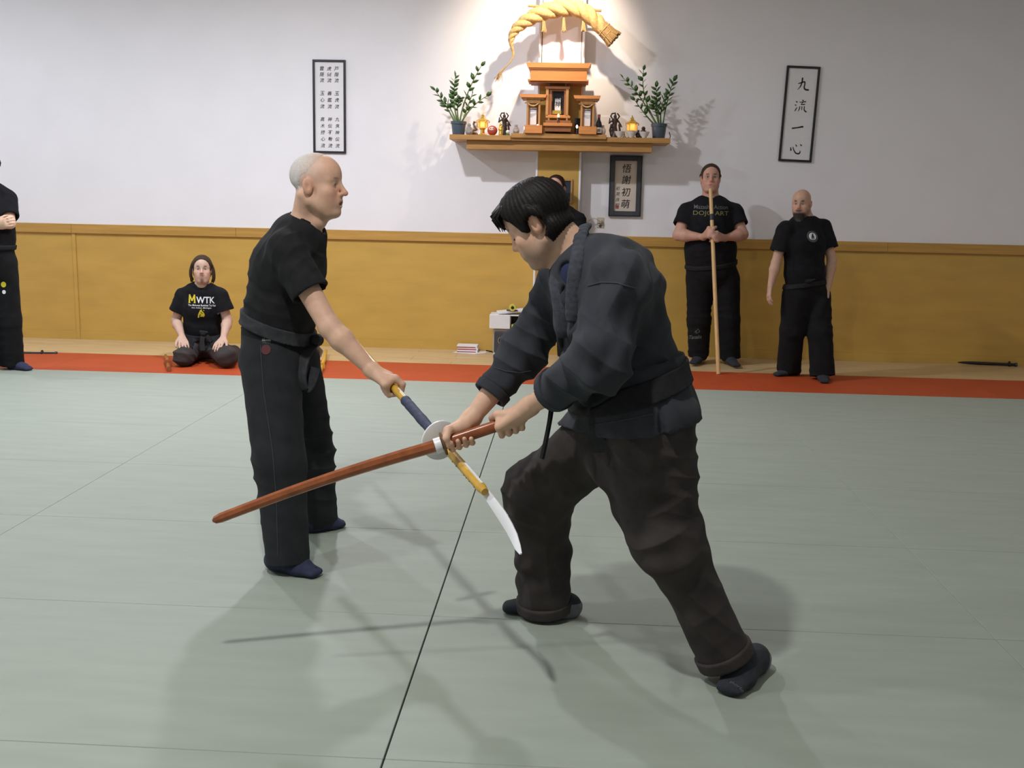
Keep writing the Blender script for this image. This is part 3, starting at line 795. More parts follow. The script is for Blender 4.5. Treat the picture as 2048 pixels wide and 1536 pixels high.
plant(1317, 30, 247.5, 'leafy green potted plant in a slate pot at the right end of the shelf',
      [(-5, 1281, 196, 1246, 156, -.05, 12), (-3, 1290, 195, 1287, 140, -.02, 12), (7, 1334, 205, 1347, 162, -.05, 12), (0, 1314, 210, 1312, 174, -.1, 10), (-8, 1290, 228, 1268, 198, -.08, 7), (4, 1322, 222, 1330, 192, .04, 8), (-1, 1312, 226, 1306, 206, -.12, 9)], 8, ZS)

# ---- small things on the shelf (px column, depth)
def on(px, Y, zc=None):
    z = ZS if zc is None else zc; return V(X(px, Y, z), Y, z)
def lantern(px, label):
    c = on(px, 10.33); e = empty('gold_lantern', c, label, 'lantern', 'gold lanterns')
    MB().lathe([(.040, 0), (.040, .012), (.022, .022), (.020, .055), (.030, .066), (.030, .072)], c, 8).build('stand', M_GOLD, e)
    MB().lathe([(.036, .072), (.046, .080), (.046, .125), (.036, .135)], c, 6).build('glowing_panes', M_GLOW, e)
    for k in range(6):
        t = k*math.pi/3; p = c+V(math.cos(t)*.047, math.sin(t)*.047, 0)
        MB().tube([p+V(0, 0, .076), p+V(0, 0, .13)], .004, 5).build('frame_bar', M_GOLD, e)
        MB().ell(c+V(math.cos(t)*.062, math.sin(t)*.062, .131), (.006, .006, .012), 6, 5).build('dangle', M_GOLD, e, True)
    MB().lathe([(.064, .136), (.058, .145), (.034, .160), (.022, .172), (.014, .18), (.016, .19), (.006, .2), (.003, .215)], c, 6).build('roof', M_GOLD, e)
    ld = bpy.data.lights.new('lantern_light', 'POINT'); ld.energy = .35; ld.color = (1, .55, .2); ld.shadow_soft_size = .04
    lo = bpy.data.objects.new('lantern_light', ld); COL.objects.link(lo); lo.parent = e; lo.location = (0, -.09, .11)
lantern(965, 'gold lantern with glowing panes beside the red daruma ball'); lantern(1263, 'gold lantern with glowing panes among the white bowls')
def candle(px, z, Y, label, h=.05):
    c = on(px, Y, z); e = empty('candle_lamp', c, label, 'lamp', 'little tripod candle lamps')
    for k in range(3):
        t = 2*math.pi*k/3+.5; MB().tube([c+V(math.cos(t)*.014, math.sin(t)*.014, 0), c+V(0, 0, h*.6)], .0025, 5).build('leg', M_BRONZE, e)
    MB().lathe([(.006, h*.5), (.007, h*.7)], c, 8).build('holder', M_BRONZE, e)
    MB().ell(c+V(0, 0, h*.85+.004), (.010, .010, .017), 10, 8).build('bulb', M_BULB, e, True)
candle(1049.5, ZC, 10.155, 'tiny tripod candle lamp at the far left of the shrine base'); candle(1075, ZC, 10.145, 'tiny lit tripod candle lamp between left side shrine and main shrine', .075)
candle(1153.5, ZC, 10.145, 'tiny lit tripod candle lamp between main shrine and right side shrine', .075); candle(1181, ZC, 10.155, 'tiny tripod candle lamp at the far right of the shrine base')
candle(1116.5, at(1116, 246.2, RF)[2], RF+.002, 'tiny lit tripod candle lamp on the steps of the main shrine', .075)

def figure(name, px, Y, H, mt, label, seed, kind):
    c = on(px, Y, ZC if 1022 < px < 1213 else ZS); e = Fld(); r = random.Random(seed); s = H
    P = lambda x, z, y=0.: c+V(x*s, y*s, z*s)
    e.seg(P(0, .0), P(0, .10), (.17*s, .15*s), (.14*s, .12*s), V(1, 0, 0), .01*s, (1, 0))
    if kind == 'deity':
        sw = 1 if seed % 2 else -1
        e.cap(P(-.05*sw, .1), P(.02*sw, .42), .12*s, .085*s, .04*s); e.cap(P(.09*sw, .12), P(.04*sw, .40), .06*s, .06*s, .03*s)
        e.cap(P(.02*sw, .42), P(0, .66), .085*s, .10*s, .04*s); e.sph(P(0, .80), .065*s, .03*s); e.cap(P(0, .86), P(0, .97), .035*s, .015*s, .03*s)
        e.chain([P(-.1, .66), P(-.22, .56), P(-.20, .74)], [.035*s, .03*s, .025*s], .02*s); e.chain([P(.1, .66), P(.2, .52), P(.26, .42)], [.035*s, .03*s, .025*s], .02*s)
        e.chain([P(-.10, .72, .04), P(-.17, .82, .04), P(-.12, .92, .04), P(-.02, .93, .04)], [.028*s]*4, .01*s); e.chain([P(.10, .72, .04), P(.16, .82, .04), P(.08, .92, .04)], [.028*s]*3, .01*s)
        e.chain([P(-.14, .5), P(-.18, .3), P(-.14, .12)], [.04*s]*3, .02*s); e.chain([P(.16, .5), P(.19, .3), P(.14, .1)], [.04*s]*3, .02*s)
    elif kind == 'robed':
        e.cap(P(0, .1), P(0, .6), .15*s, .11*s, .04*s); e.sph(P(0, .78), .09*s, .04*s); e.cap(P(0, .85), P(0, .95), .05*s, .02*s, .03*s)
        e.chain([P(-.1, .6), P(-.15, .42), P(0, .4, -.12)], [.045*s]*3, .03*s); e.chain([P(.1, .6), P(.15, .42), P(0, .4, -.12)], [.045*s]*3, .03*s)
    elif kind == 'sitting':
        e.ell(P(0, .2), (.3*s, .26*s, .2*s), k=.03*s); e.cap(P(0, .25), P(0, .55), .2*s, .15*s, .05*s); e.sph(P(0, .76), .15*s, .04*s)
        e.chain([P(-.15, .55), P(-.24, .35), P(-.1, .24, -.2)], [.07*s]*3, .04*s); e.chain([P(.15, .55), P(.24, .35), P(.1, .24, -.2)], [.07*s]*3, .04*s)
    else:  # dragon-like upright coil
        pts = [P(.22*math.cos(a), .08+.06*a, .2*math.sin(a)) for a in np.linspace(0, 6, 12)]
        e.chain(pts, list(np.linspace(.10, .07, 12)*s), .03*s); e.chain([pts[-1], P(.05, .62), P(-.03, .82), P(.02, .95)], [.07*s, .06*s, .06*s, .08*s], .03*s); e.cap(P(.02, .95), P(.12, .92), .05*s, .03*s, .02*s)
    v, q = e.mesh(max(.0035, H/50), 1)
    return tag(mobj(name, v, q, mt, None, True), label, 'figurine', None)
figure('seated_figurine', 938, 10.24, .12, M_SILVER, 'grey seated figurine beside the left plant pot', 1, 'sitting')
figure('dragon_figurine', 947.5, 10.36, .135, M_BROWN, 'brown coiled upright figurine left of the left lantern', 2, 'coil')
figure('deity_statue', 1008, 10.34, .235, M_BRONZE, 'dark bronze deity statue with ribbon halo left of the shrine', 3, 'deity')
figure('robed_figurine', 1001.5, 10.22, .13, M_GOLD, 'gold robed figurine in front of the left dark statue', 4, 'robed')
figure('seated_figurine', 1032, 10.26, .10, M_SILVER, 'small grey seated figurine next to the left side shrine', 5, 'sitting')
figure('deity_statue', 1229, 10.34, .25, M_BRONZE, 'dark bronze dancing deity statue right of the bottle', 6, 'deity')
figure('seated_figurine', 1286, 10.34, .125, M_BRONZE, 'dark seated figurine behind the rightmost white bowl', 7, 'sitting')
figure('seated_figurine', 1276, 10.22, .08, M_BRONZE, 'tiny black figurine between the two right white bowls', 9, 'sitting')
# daruma
c = on(984.5, 10.25); e = empty('daruma', c, 'round red daruma doll with pale face beside the left lantern', 'doll')
MB().ell(c+V(0, 0, .046), (.048, .046, .047), 18, 12).build('body', M_DARUMA, e, True)
MB().ell(c+V(-.002, -.018, .056), (.032, .031, .026), 16, 10).build('face', M_PALE, e, True)
for s in (-1, 1): MB().ell(c+V(s*.012, -.047, .064), (.006, .003, .004), 8, 6).build('eye', M_INK, e, True)
# glass ball on stand
c = on(1015.5, 10.22); e = empty('glass_ball', c, 'small glass ball with green foot beside the gold figurine', 'ornament')
MB().lathe([(.018, 0), (.02, .012), (.012, .018)], c, 12).build('foot', M_GREEN, e, True)
MB().ell(c+V(0, 0, .034), (.019, .019, .019), 14, 10).build('ball', M_CERAMIC, e, True)
# dark card right of the main shrine
MB().box((X(1148.5), 10.40, ZC), (X(1160.5), 10.43, ZC+.165), .003).build('dark_book', M_BLUEB)
tag(bpy.data.objects['dark_book'], 'dark blue upright book between main and right side shrine', 'book')
# bottle
c = on(1197, 10.24, ZC); e = empty('sake_bottle', c, 'dark glass bottle with red cap and white label right of the shrine', 'bottle')
MB().lathe([(.027, 0), (.029, .004), (.029, .095), (.024, .115), (.013, .14), (.011, .165)], c, 18).build('glass', M_BOTTLE, e, True)
MB().lathe([(.0297, .018), (.0297, .068)], c, 18).build('label', M_PAPER, e, True)
v, f = text2d('酒', 1, .1, .01); v = fit2d(v, h=.03); mobj('character', lay(v, c+V(0, -.0305, .045), V(1, 0, 0), V(0, 0, 1)), f, M_PRR, e)
MB().lathe([(.0135, .163), (.0135, .188), (.010, .19)], c, 14).build('cap', M_REDCAP, e, True)
c = on(1205.5, 10.3, ZC); e = empty('sake_jar', c, 'small white ceramic jar behind the red-capped bottle', 'jar')
MB().lathe([(.018, 0), (.027, .03), (.028, .055), (.014, .075), (.011, .088), (.016, .095), (.009, .095), (.008, .08)], c, 18).build('body', M_CERAMIC, e, True)
for px, lab in ((1239, 'white ceramic bowl at the foot of the right dark statue'), (1262.5, 'white ceramic bowl in front of the right gold lantern'), (1288, 'white ceramic bowl next to the right plant pot')):
    c = on(px, 10.21); tag(MB().lathe([(.020, 0), (.020, .006), (.036, .022), (.049, .052), (.051, .056), (.046, .055), (.034, .026), (.004, .016)], c, 22).build('offering_bowl', M_CERAMIC, None, True), lab, 'bowl', 'white offering bowls')
c = on(1248.5, 10.24); e = empty('white_candle', c, 'thin white candle left of the right gold lantern', 'candle')
MB().lathe([(.02, 0), (.016, .012), (.007, .02)], c, 12).build('holder', M_CERAMIC, e, True); MB().lathe([(.006, .02), (.006, .14), (.002, .143)], c, 10).build('stick', M_CERAMIC, e, True)

# ------------------------------------------------------------------ things on the floor by the wall
def fY(x, y): return fl(x, y, -.016)
p = fY(985, 702.5); Yf = 10.33; p = V(xat(985, Yf, 0), Yf, -.016); e = empty('subwoofer', p, 'grey subwoofer box with round port standing by the wall', 'speaker')
xl, xr, z0, z1 = p[0], p[0]+.34, -.016, at(1000, 657.5, Yf)[2]
D_ = min(.32, WALL_Y-.02-Yf)
MB().box((xl, Yf+.02, z0+.012), (xr, Yf+D_, z1), .012).build('cabinet', M_SILV, e)
MB().box((xl+.012, Yf, z0+.025), (xr-.012, Yf+.022, z1-.03), .012).build('front_baffle', M_DKGREY, e)
MB().box((xl+.006, Yf-.004, z0), (xr-.006, Yf+.05, z0+.024), .006).build('foot_bar', M_BEIGE, e)
pc = at(1004, 681, Yf); MB().lathe([(.030, -.002), (.040, -.002), (.040, .006), (.036, .006), (.036, .001), (.030, .001)], pc, 24, (0, -1, 0)).build('port_ring', M_SILV, e, True)
MB().lathe([(.035, 0), (.035, .0035)], pc, 24, (0, -1, 0)).build('port_hole', M_BLACK, e)
b = at(979, 656.5, Yf); e2 = empty('white_box', V(b[0], b[1], z1), 'open white storage box stacked on the subwoofer', 'box')
bw, bh = .34, .142
MB().box((b[0], Yf-.02, z1), (b[0]+.205, Yf+.22, z1+bh), .006).build('closed_half', M_WHITE, e2)
MB().box((b[0]+.2055, Yf+.2, z1), (b[0]+bw, Yf+.22, z1+bh), .002).build('rear_wall', M_BLACK, e2)
MB().box((b[0]+.2055, Yf-.02, z1+bh-.012), (b[0]+bw, Yf+.2, z1+bh), .002).build('top_wall', M_WHITE, e2)
MB().box((b[0]+.2055, Yf-.02, z1), (b[0]+bw, Yf+.2, z1+.006), .002).build('bottom_wall', M_BLACK, e2)
MB().box((b[0]+bw-.008, Yf-.02, z1+.006), (b[0]+bw, Yf+.2, z1+bh-.012), .002).build('end_wall', M_WHITE, e2)
tag(MB().box((b[0]+.215, Yf+.0, z1+.006), (b[0]+.265, Yf+.10, z1+.045), .006).build('tape_cassette', M_YEL), 'small yellow block inside the open white box', 'block')
zt = z1+bh
tag(MB().box((-.15, -.1, 0), (.17, .11, .018), .003, [[.98, -.17, -.10], [.17, .985, 0], [.10, 0, .99]], V(b[0]+.22, Yf+.1, zt+.017)).build('paper_stack', M_PAPER), 'stack of white papers slanting on top of the white box', 'papers')
c = V(b[0]+.225, Yf-.005, zt+.072); e3 = empty('tape_measure', c-V(0, 0, .02), 'yellow and black tape measure lying on the papers', 'tape measure')
MB().lathe([(.032, -.018), (.036, -.012), (.036, .012), (.032, .018)], c, 16, (0, 1, 0)).build('case', M_YEL, e3, True)
MB().lathe([(.016, -.021), (.016, .021)], c, 14, (0, 1, 0)).build('hub', M_BLACK, e3); MB().box(c+V(-.06, -.014, -.034), c+V(.05, .014, -.022), .003).build('base', M_BLACK, e3)
p = V(xat(906, 10.42, 0), 10.42, 0); q = V(xat(976, 10.42, 0), 10.42, 0)
tag(MB().prism([V(p[0], p[1]+.02, -.0155), V(q[0]-.12, p[1]-.06, -.0155), V(q[0]-.03, p[1]+.02, -.0155), V(q[0], p[1]+.12, -.0155), V(p[0]+.1, p[1]+.18, -.0155)], (0, 0, .004)).build('paper_sheet', M_PAPER), 'white sheet of paper under the stacked disc cases', 'paper')
cx0 = V(xat(914, 10.44, 0), 10.44, 0)
for i in range(3):
    z = -.0112+i*.023; dx = (.0, .004, -.003)[i]
    e = empty('disc_case', V(cx0[0]+.1, cx0[1]+.08, z), 'red and white disc case, %s of the small floor stack' % ('bottom', 'middle', 'top')[i], 'disc case', 'stacked disc cases')
    MB().box((cx0[0]+dx, cx0[1], z), (cx0[0]+dx+.205, cx0[1]+.15, z+.009), .001).build('red_tray', M_CD, e)
    MB().box((cx0[0]+dx, cx0[1], z+.0092), (cx0[0]+dx+.205, cx0[1]+.15, z+.0225), .001).build('white_cover', M_PAPER if i != 1 else M_PALE, e)
    MB().box((cx0[0]+dx+.19, cx0[1]-.001, z), (cx0[0]+dx+.2055, cx0[1]+.15, z+.0226), .001).build('spine', M_PAPER, e)
tag(MB().tube([V(q[0]-.03, p[1]+.16, -.008), V(q[0]+.03, p[1]+.10, -.008), V(q[0]+.08, p[1]+.05, -.008), V(xl+.05, Yf+.18, -.008)], .007, 7).build('cable', M_BLACK, None, True), 'black cable running from the paper to the subwoofer', 'cable')

def scab(a, b, label, knob, rad=.017):
    e = empty('sheathed_sword', (a+b)/2, label, 'sword')
    MB().tube([a, a*.6+b*.4, b], [rad, rad, rad*.95], 10, flat=((0, 0, 1), .8)).build('scabbard', M_BLACK, e, True)
    k = a+(b-a)*knob; d = nrm(b-a)
    MB().lathe([(.03, -.006), (.034, 0), (.03, .006)], k, 14, d).build('guard_ring', M_BLACK, e, True)
    MB().lathe([(rad*1.1, -.01), (rad*1.1, .01)], b-d*.01, 12, d).build('end_cap', M_FRAME2, e, True)
a = fl(-20, 702, .018); b = fl(114, 703.5, .018)
scab(V(a[0], a[1]-.02, .002), V(b[0], b[1], .002), 'dark sheathed sword lying on the boards at far left', .78)
a = fl(1880, 723, 0); b = fl(2034, 730, 0)
scab(V(a[0], a[1], .002), V(b[0], b[1], .002), 'black sheathed sword lying on the boards at far right', .9, .018)
def bokken_floor(a, b, label, m_):
    e = empty('wooden_sword', (a+b)/2, label, 'wooden sword'); d = nrm(b-a)
    MB().tube([a, a+d*.24], [.019, .018], 10, flat=((0, 0, 1), 1.2)).build('grip', m_, e, True)
    MB().tube([a+d*.26, a*.5+b*.5+V(.008, 0, 0), b-d*.03, b], [.018, .017, .015, .004], 10, flat=((0, 0, 1), 1.2)).build('blade', m_, e, True)
    MB().lathe([(.034, -.005), (.036, 0), (.034, .005)], a+d*.25+V(0, 0, .012), 14, d).build('guard', m_, e, True)
a = fl(338, 738, .024); b = fl(331, 711, .024)
bokken_floor(a, b, 'brown wooden sword lying beside the kneeling man', M_BOKKEN)
a = fl(640, 744, .024); b = fl(652, 701, .024)
bokken_floor(V(a[0], a[1], .024), V(b[0], b[1], .024), 'orange wooden sword lying on the red mat behind the white-haired man', M_BAMBOO)

# ------------------------------------------------------------------ people
def frame3(fw, up):
    fw = nrm(fw); lf = nrm(np.cross(up, fw)); return np.stack([fw, lf, np.cross(fw, lf)], 1)
def rotz(a): c, s = math.cos(a), math.sin(a); return np.array([[c, -s, 0], [s, c, 0], [0, 0, 1.]])
def roty(a): c, s = math.cos(a), math.sin(a); return np.array([[c, 0, s], [0, 1, 0], [-s, 0, c]])
def head(F, O, M, s=1., neck=None, mouth=.0, jaw=1., nose=1., neckr=.056, lids=.0045, heavy=0.):
    T = lambda x, y, z: O+s*(M@V(x, y, z))
    def E(c, r, k=.012, sub=False, R=None): F.ell(T(*c), s*np.array(r), M if R is None else M@R, k*s, sub)
    def C(a, b, ra, rb, k=.012, sub=False): F.cap(T(*a), T(*b), ra*s, rb*s, k*s, sub)
    if neck is not None:
        F.cap(T(-.03, 0, -.035), neck, neckr*s, neckr*1.08*s, .03*s)
        for y in (-1, 1): F.cap(T(-.035, .052*y, -.03), neck*.55+T(.02, .01*y, -.12)*.45, .018*s, .016*s, .03*s)
        C((.035, 0, -.085), (.012, 0, -.13), .03, .03, .03)
    E((-.012, 0, .047), (.096, .075, .082)); E((.028, 0, .052), (.064, .064, .062), .03)
    E((.03, 0, -.02), (.058, .062, .082), .03); E((.045, 0, -.055), (.042, .047*jaw, .048), .03)
    for y in (-1, 1):
        C((-.002, .050*jaw*y, -.052), (.058, .026*jaw*y, -.093), .017, .018, .03)
        C((.074, .012*y, .034), (.060, .048*y, .030), .010, .010, .015)
        E((.054, .046*y, -.014), (.026, .020, .019), .025)
        E((.046, .036*y, -.045), (.030, .020+heavy, .030), .03)
    E((.079, 0, -.093), (.0185, .024*jaw, .018), .02)
    for y in (-1, 1): E((.098, .032*y, .014), (.022, .020, .0125), .014, True)
    C((.086, 0, .030), (.104*nose, 0, -.010), .0075, .0095, .012); E((.1075*nose, 0, -.0175), (.0125, .0115, .0105), .010)
    for y in (-1, 1): E((.097, .0125*y, -.0225), (.010, .0075, .0075), .007)
    E((.080, 0, -.052), (.022, .030, .022), .02)
    C((.089, -.019, -.0525), (.0975, -.004, -.0475), .0035, .0055, .006); C((.0975, .004, -.0475), (.089, .019, -.0525), .0055, .0035, .006)
    C((.088, -.017, -.0575-mouth), (.0955, 0, -.0605-mouth), .004, .007, .006); C((.0955, 0, -.0605-mouth), (.088, .017, -.0575-mouth), .007, .004, .006)
    if mouth: E((.098, 0, -.0545-mouth*.5), (.012, .016, .0035+mouth*.5), .004, True)
    else: C((.100, -.014, -.0545), (.100, .014, -.0545), .0022, .0022, .003, True)
    for y in (-1, 1):
        R = rotz(y*-.42)@roty(-.22)
        E((-.010, .079*y, .004), (.0195, .0065, .033), .006, False, R); E((-.012, .0765*y, -.004), (.015, .0085, .024), .010)
        E((-.005, .0905*y, .003), (.0105, .0095, .0195), .003, True, R)
        E((.0715, .031*y, .0145), (.0145, .0150, .0135), .004)
        if lids: E((.092, .032*y, .0135), (.016, .0125, lids), .003, True)
    return T
def eyes(e, O, M, s, iris=(.06, .035, .02), look=(1, 0, 0)):
    for y in (-1, 1):
        c = O+s*(M@V(.0715, .031*y, .0145)); n, mr = 14, 10
        mb = MB(); mb.ell(c, (.0132*s,)*3, n, mr, M@np.array([[0, 0, 1], [1, 0, 0], [0, 1, 0.]]))
        v = np.array(mb.v); d = nrm(M@nrm(np.array(look, float))); a = ((v-c)/(.0132*s))@d
        col = np.where(a[:, None] > .94, (.008, .008, .008), np.where(a[:, None] > .84, iris, (.50, .46, .43)))
        mobj('eyeball', v, mb.f, M_EYEW, e, True, col)
def paint(P, O, M, s, base, regs):
    q = ((P-O)@M)/s; c = np.tile(np.array(base, float), (len(P), 1))
    for cc, r, colr, soft in regs:
        for y in ((-1, 1) if cc[1] else (1,)):
            d = np.sqrt((((q-np.array([cc[0], cc[1]*y, cc[2]]))/np.array(r))**2).sum(1))
            w = np.clip((1+soft-d)/(2*soft), 0, 1)[:, None]; c = c*(1-w)+np.array(colr)*w
    return c
SKIN = np.array((.76, .485, .345))
def face_regs(sk, brow, lip=(.40, .17, .145), browr=.0042):
    sk = np.array(sk)
    return [((.07, .03, -.02), (.05, .035, .03), sk*(1.02, .90, .88), .6), ((.11, 0, -.018), (.02, .018, .016), sk*(1.0, .84, .82), .5),
            ((-.01, .08, 0), (.03, .02, .04), sk*(.98, .87, .85), .4),
            ((.095, 0, -.0545), (.014, .020, .0105), lip, .25), ((.0815, .028, .0385), (.016, .018, browr), brow, .25)]
def grip(F, c, ax, pd, wr, sgn=1, r=.016, s=1., forearm=None):
    """hand closed on a rod: c on the rod axis, ax towards the index finger, pd from rod to palm, wr wrist"""
    ax = nrm(ax); pd = nrm(pd-ax*(pd@ax)); fd = sgn*np.cross(ax, pd)
    def Q(sx, th, rho):
        t = math.radians(th); return c+ax*sx*s+(math.cos(t)*pd+math.sin(t)*fd)*rho
    mcps = []
    for i, (sx, ls) in enumerate(((.034, .97), (.0115, 1.04), (-.0115, 1.), (-.033, .86))):
        m = Q(sx*1.05, 22, r+.024*s); p = Q(sx, 98, r+.0185*s*ls); d_ = Q(sx*.97, 160, r+.0115*s); t_ = Q(sx*.95, 222 if i < 3 else 205, r+.0088*s)
        F.chain([m, p, d_, t_], [.0112*s, .0100*s, .0092*s, .0078*s], .0035); mcps.append(m)
        F.cap(wr, m, .022*s, .0125*s, .018)
    F.cap(Q(.028, -8, r+.015*s), Q(-.030, -8, r+.016*s), .014*s, .015*s, .014)
    F.cap(wr, Q(-.006, -25, r+.018*s), .022*s, .019*s, .018)
    b = wr*.62+mcps[0]*.38; tb = Q(.028, -48, r+.020*s)
    F.chain([b, tb, Q(.043, -100, r+.0155*s), Q(.046, -152, r+.0105*s)], [.018*s, .0145*s, .0115*s, .0092*s], .006)
    return mcps
def openhand(F, wr, d, n, s=1., curl=.5, thumb=1, spread=.12):
    """relaxed hand: d along the hand, n out of the palm side, thumb +-1 along cross(d,n)"""
    d = nrm(d); n = nrm(n-d*(n@d)); w = np.cross(d, n)*thumb
    F.seg(wr, wr+d*.085*s, (.026*s, .017*s), (.040*s, .014*s), w, .012)
    for i, (o, L) in enumerate(((.030, .92), (.010, 1.), (-.010, .94), (-.029, .75))):
        b = wr+d*(.083 if i in (1, 2) else .078)*s+w*o*s; a = nrm(d+w*(1.5-i)*spread*.4)
        c1 = nrm(a+n*curl*.5); c2 = nrm(a+n*curl*1.5); c3 = nrm(a*.8+n*curl*2.2)
        p1 = b+c1*.040*L*s; p2 = p1+c2*.026*L*s; p3 = p2+c3*.020*L*s
        F.chain([b, p1, p2, p3], [.0100*s, .0090*s, .0083*s, .0070*s], .003)
    t0 = wr+d*.022*s+w*.022*s; t1 = t0+nrm(d+w*.8+n*.4)*.040*s; t2 = t1+nrm(d+w*.35+n*.4)*.030*s; t3 = t2+nrm(d+w*.1+n*.4)*.024*s
    F.chain([t0, t1, t2, t3], [.016*s, .0125*s, .0105*s, .0085*s], .008)
def arm(F, sh, el, wr, s=1., fat=1.):
    F.cap(sh, el, .050*s*fat, .041*s*fat, .02); u = nrm(wr-el)
    m_ = el+(wr-el)*.28; F.cap(el, m_, .041*s*fat, .0435*s*fat, .02); F.cap(m_, wr, .0435*s*fat, .0265*s, .02)
def foot(heel, toe, ank, s=1., wide=1., split=False, clip=0.001):
    F = Fld(); d = nrm((toe-heel)*V(1, 1, 0)); L = np.linalg.norm((toe-heel)[:2]); sd = np.cross(V(0, 0, 1), d)
    h = V(heel[0], heel[1], .036*s); b = h+d*L*.62; b[2] = .028*s; t = h+d*(L-.02*s); t[2] = .018*s
    F.seg(h, b, (.034*s, .036*s), (.047*s*wide, .028*s), sd, .02); F.seg(b, t, (.047*s*wide, .028*s), (.040*s*wide, .017*s), sd, .02)
    F.cap(V(h[0], h[1], .04)+d*.03, ank, .040*s, .042*s, .04); F.cap(b*.6+ank*.4+V(0, 0, -.01), ank, .036*s, .04*s, .04)
    if split:
        q = t+sd*split*.012*s; F.cap(q-d*.035*s+V(0, 0, .012), q+d*.04*s+V(0, 0, .012), .004*s, .006*s, .006, True); F.cap(q-d*.02*s-V(0, 0, .02), q+d*.04*s, .004*s, .006*s, .006, True)
    F.plane(V(0, 0, clip), (0, 0, -1)); return F
def hit(bvh, px, py):
    r = ray(px, py); h = bvh.ray_cast(Vector(CAM), Vector(nrm(r)))
    return (np.array(h[0]), np.array(h[1])) if h[0] is not None else (None, None)
def bvh_of(P, Q): return BVHTree.FromPolygons([Vector(p) for p in P.tolist()], Q.tolist())
def seam(name, bvh, pxs, rad, mt, parent, lift=.0012, n=6):
    t = np.linspace(0, len(pxs)-1, (len(pxs)-1)*n+1); pts = []
    for x, y in zip(np.interp(t, range(len(pxs)), [p[0] for p in pxs]), np.interp(t, range(len(pxs)), [p[1] for p in pxs])):
        p, nn = hit(bvh, x, y)
        if p is not None: pts.append(p+nn*lift)
    if len(pts) > 2: return MB().tube(pts, rad, 6).build(name, mt, parent, True)
def print_on(name, v, f, bvh, c, u, w, mt, parent, lift=.0025):
    """flat print laid on a cloth surface, projected along its own normal"""
    n = nrm(np.cross(u, w)); out = []
    for p in v:
        q = c+p[0]*u+p[1]*w; h = bvh.ray_cast(Vector(q+n*.12), Vector(-n))
        out.append(np.array(h[0])+n*lift if h[0] is not None else q)
    return mobj(name, np.array(out), f, mt, parent)

def ribbon(pts, wid, thick, wdir):
    """flat tape along pts"""
    mb = MB(); pts = [np.asarray(p, float) for p in pts]; v = []; f = []; N = len(pts)
    for i, p in enumerate(pts):
        t = nrm(pts[min(i+1, N-1)]-pts[max(i-1, 0)]); w = nrm(np.asarray(wdir)-t*(np.asarray(wdir)@t)); n = np.cross(t, w)
        v += [p+w*wid/2+n*thick/2, p-w*wid/2+n*thick/2, p-w*wid/2-n*thick/2, p+w*wid/2-n*thick/2]
    for i in range(N-1):
        for j in range(4): f.append((4*i+j, 4*i+(j+1) % 4, 4*i+4+(j+1) % 4, 4*i+4+j))
    f += [(0, 1, 2, 3), (4*N-4, 4*N-1, 4*N-2, 4*N-3)]
    return mb._add(v, f)

def smoothpts(pts, n=6):
    pts = np.array(pts, float); t = np.linspace(0, len(pts)-1, (len(pts)-1)*n+1)
    P = np.stack([np.interp(t, range(len(pts)), pts[:, j]) for j in range(3)], 1)
    for _ in range(n): P[1:-1] = .25*P[:-2]+.5*P[1:-1]+.25*P[2:]
    return list(P)

def hair(F_head, O, M, s, region, off, colr, e, vox, name='hair', streak=.0016, nst=46, kin=.006, var=.25, seed=3, ks=.018, fade=None, mt=None):
    P, Q = patch(F_head, region, off, vox, 1, kin, ks)
    q = ((P-O)@M)/s; ang = np.arctan2(q[:, 1], q[:, 0]+.02)
    N = normals(P, Q)
    d = np.sin(ang*nst+2.2*wob(P, 28, seed))*.6+np.sin(ang*nst*1.9+2.6*wob(P, 40, seed+3))*.5
    P = P+N*(streak*d)[:, None]
    c = np.array(colr)[None, :]*(1+var*.5*d[:, None])
    if fade:
        w = np.clip((q[:, 0]-fade[0])/(fade[1]-fade[0])+.25*wob(P, 60, seed), 0, 1)[:, None]; c = c*(1-w)+np.array(fade[2])*w
    return mobj(name, P, Q, mt or M_HAIRV, e, True, np.clip(c, 0, 1))
def hregion(O, M, s, hl=.060, nape=-.045, big=.13, ear=.022):
    """volume covering the scalp: hl forehead hairline (forward), nape height, sideburn"""
    T = lambda x, y, z: O+s*(M@V(x, y, z)); R = Fld()
    R.ell(T(-.01, 0, .04), s*V(big, big*.85, big), M, .005)
    R.ell(T(hl+.075, 0, -.005), s*V(.085, .40, .088), M, .012, True)          # face
    R.ell(T(hl+.055, 0, .0), s*V(.08, .09, .105), M, .012, True)
    R.ell(T(.062, 0, -.075), s*V(.085, .40, .078), M, .012, True)             # cheeks, jaw
    for y in (-1, 1): R.ell(T(-.008, .088*y, -.006), s*V(ear, .04, .036), M, .006, True)
    R.plane(T(-.06, 0, nape), -(M@V(.35, 0, 1)))
    return R

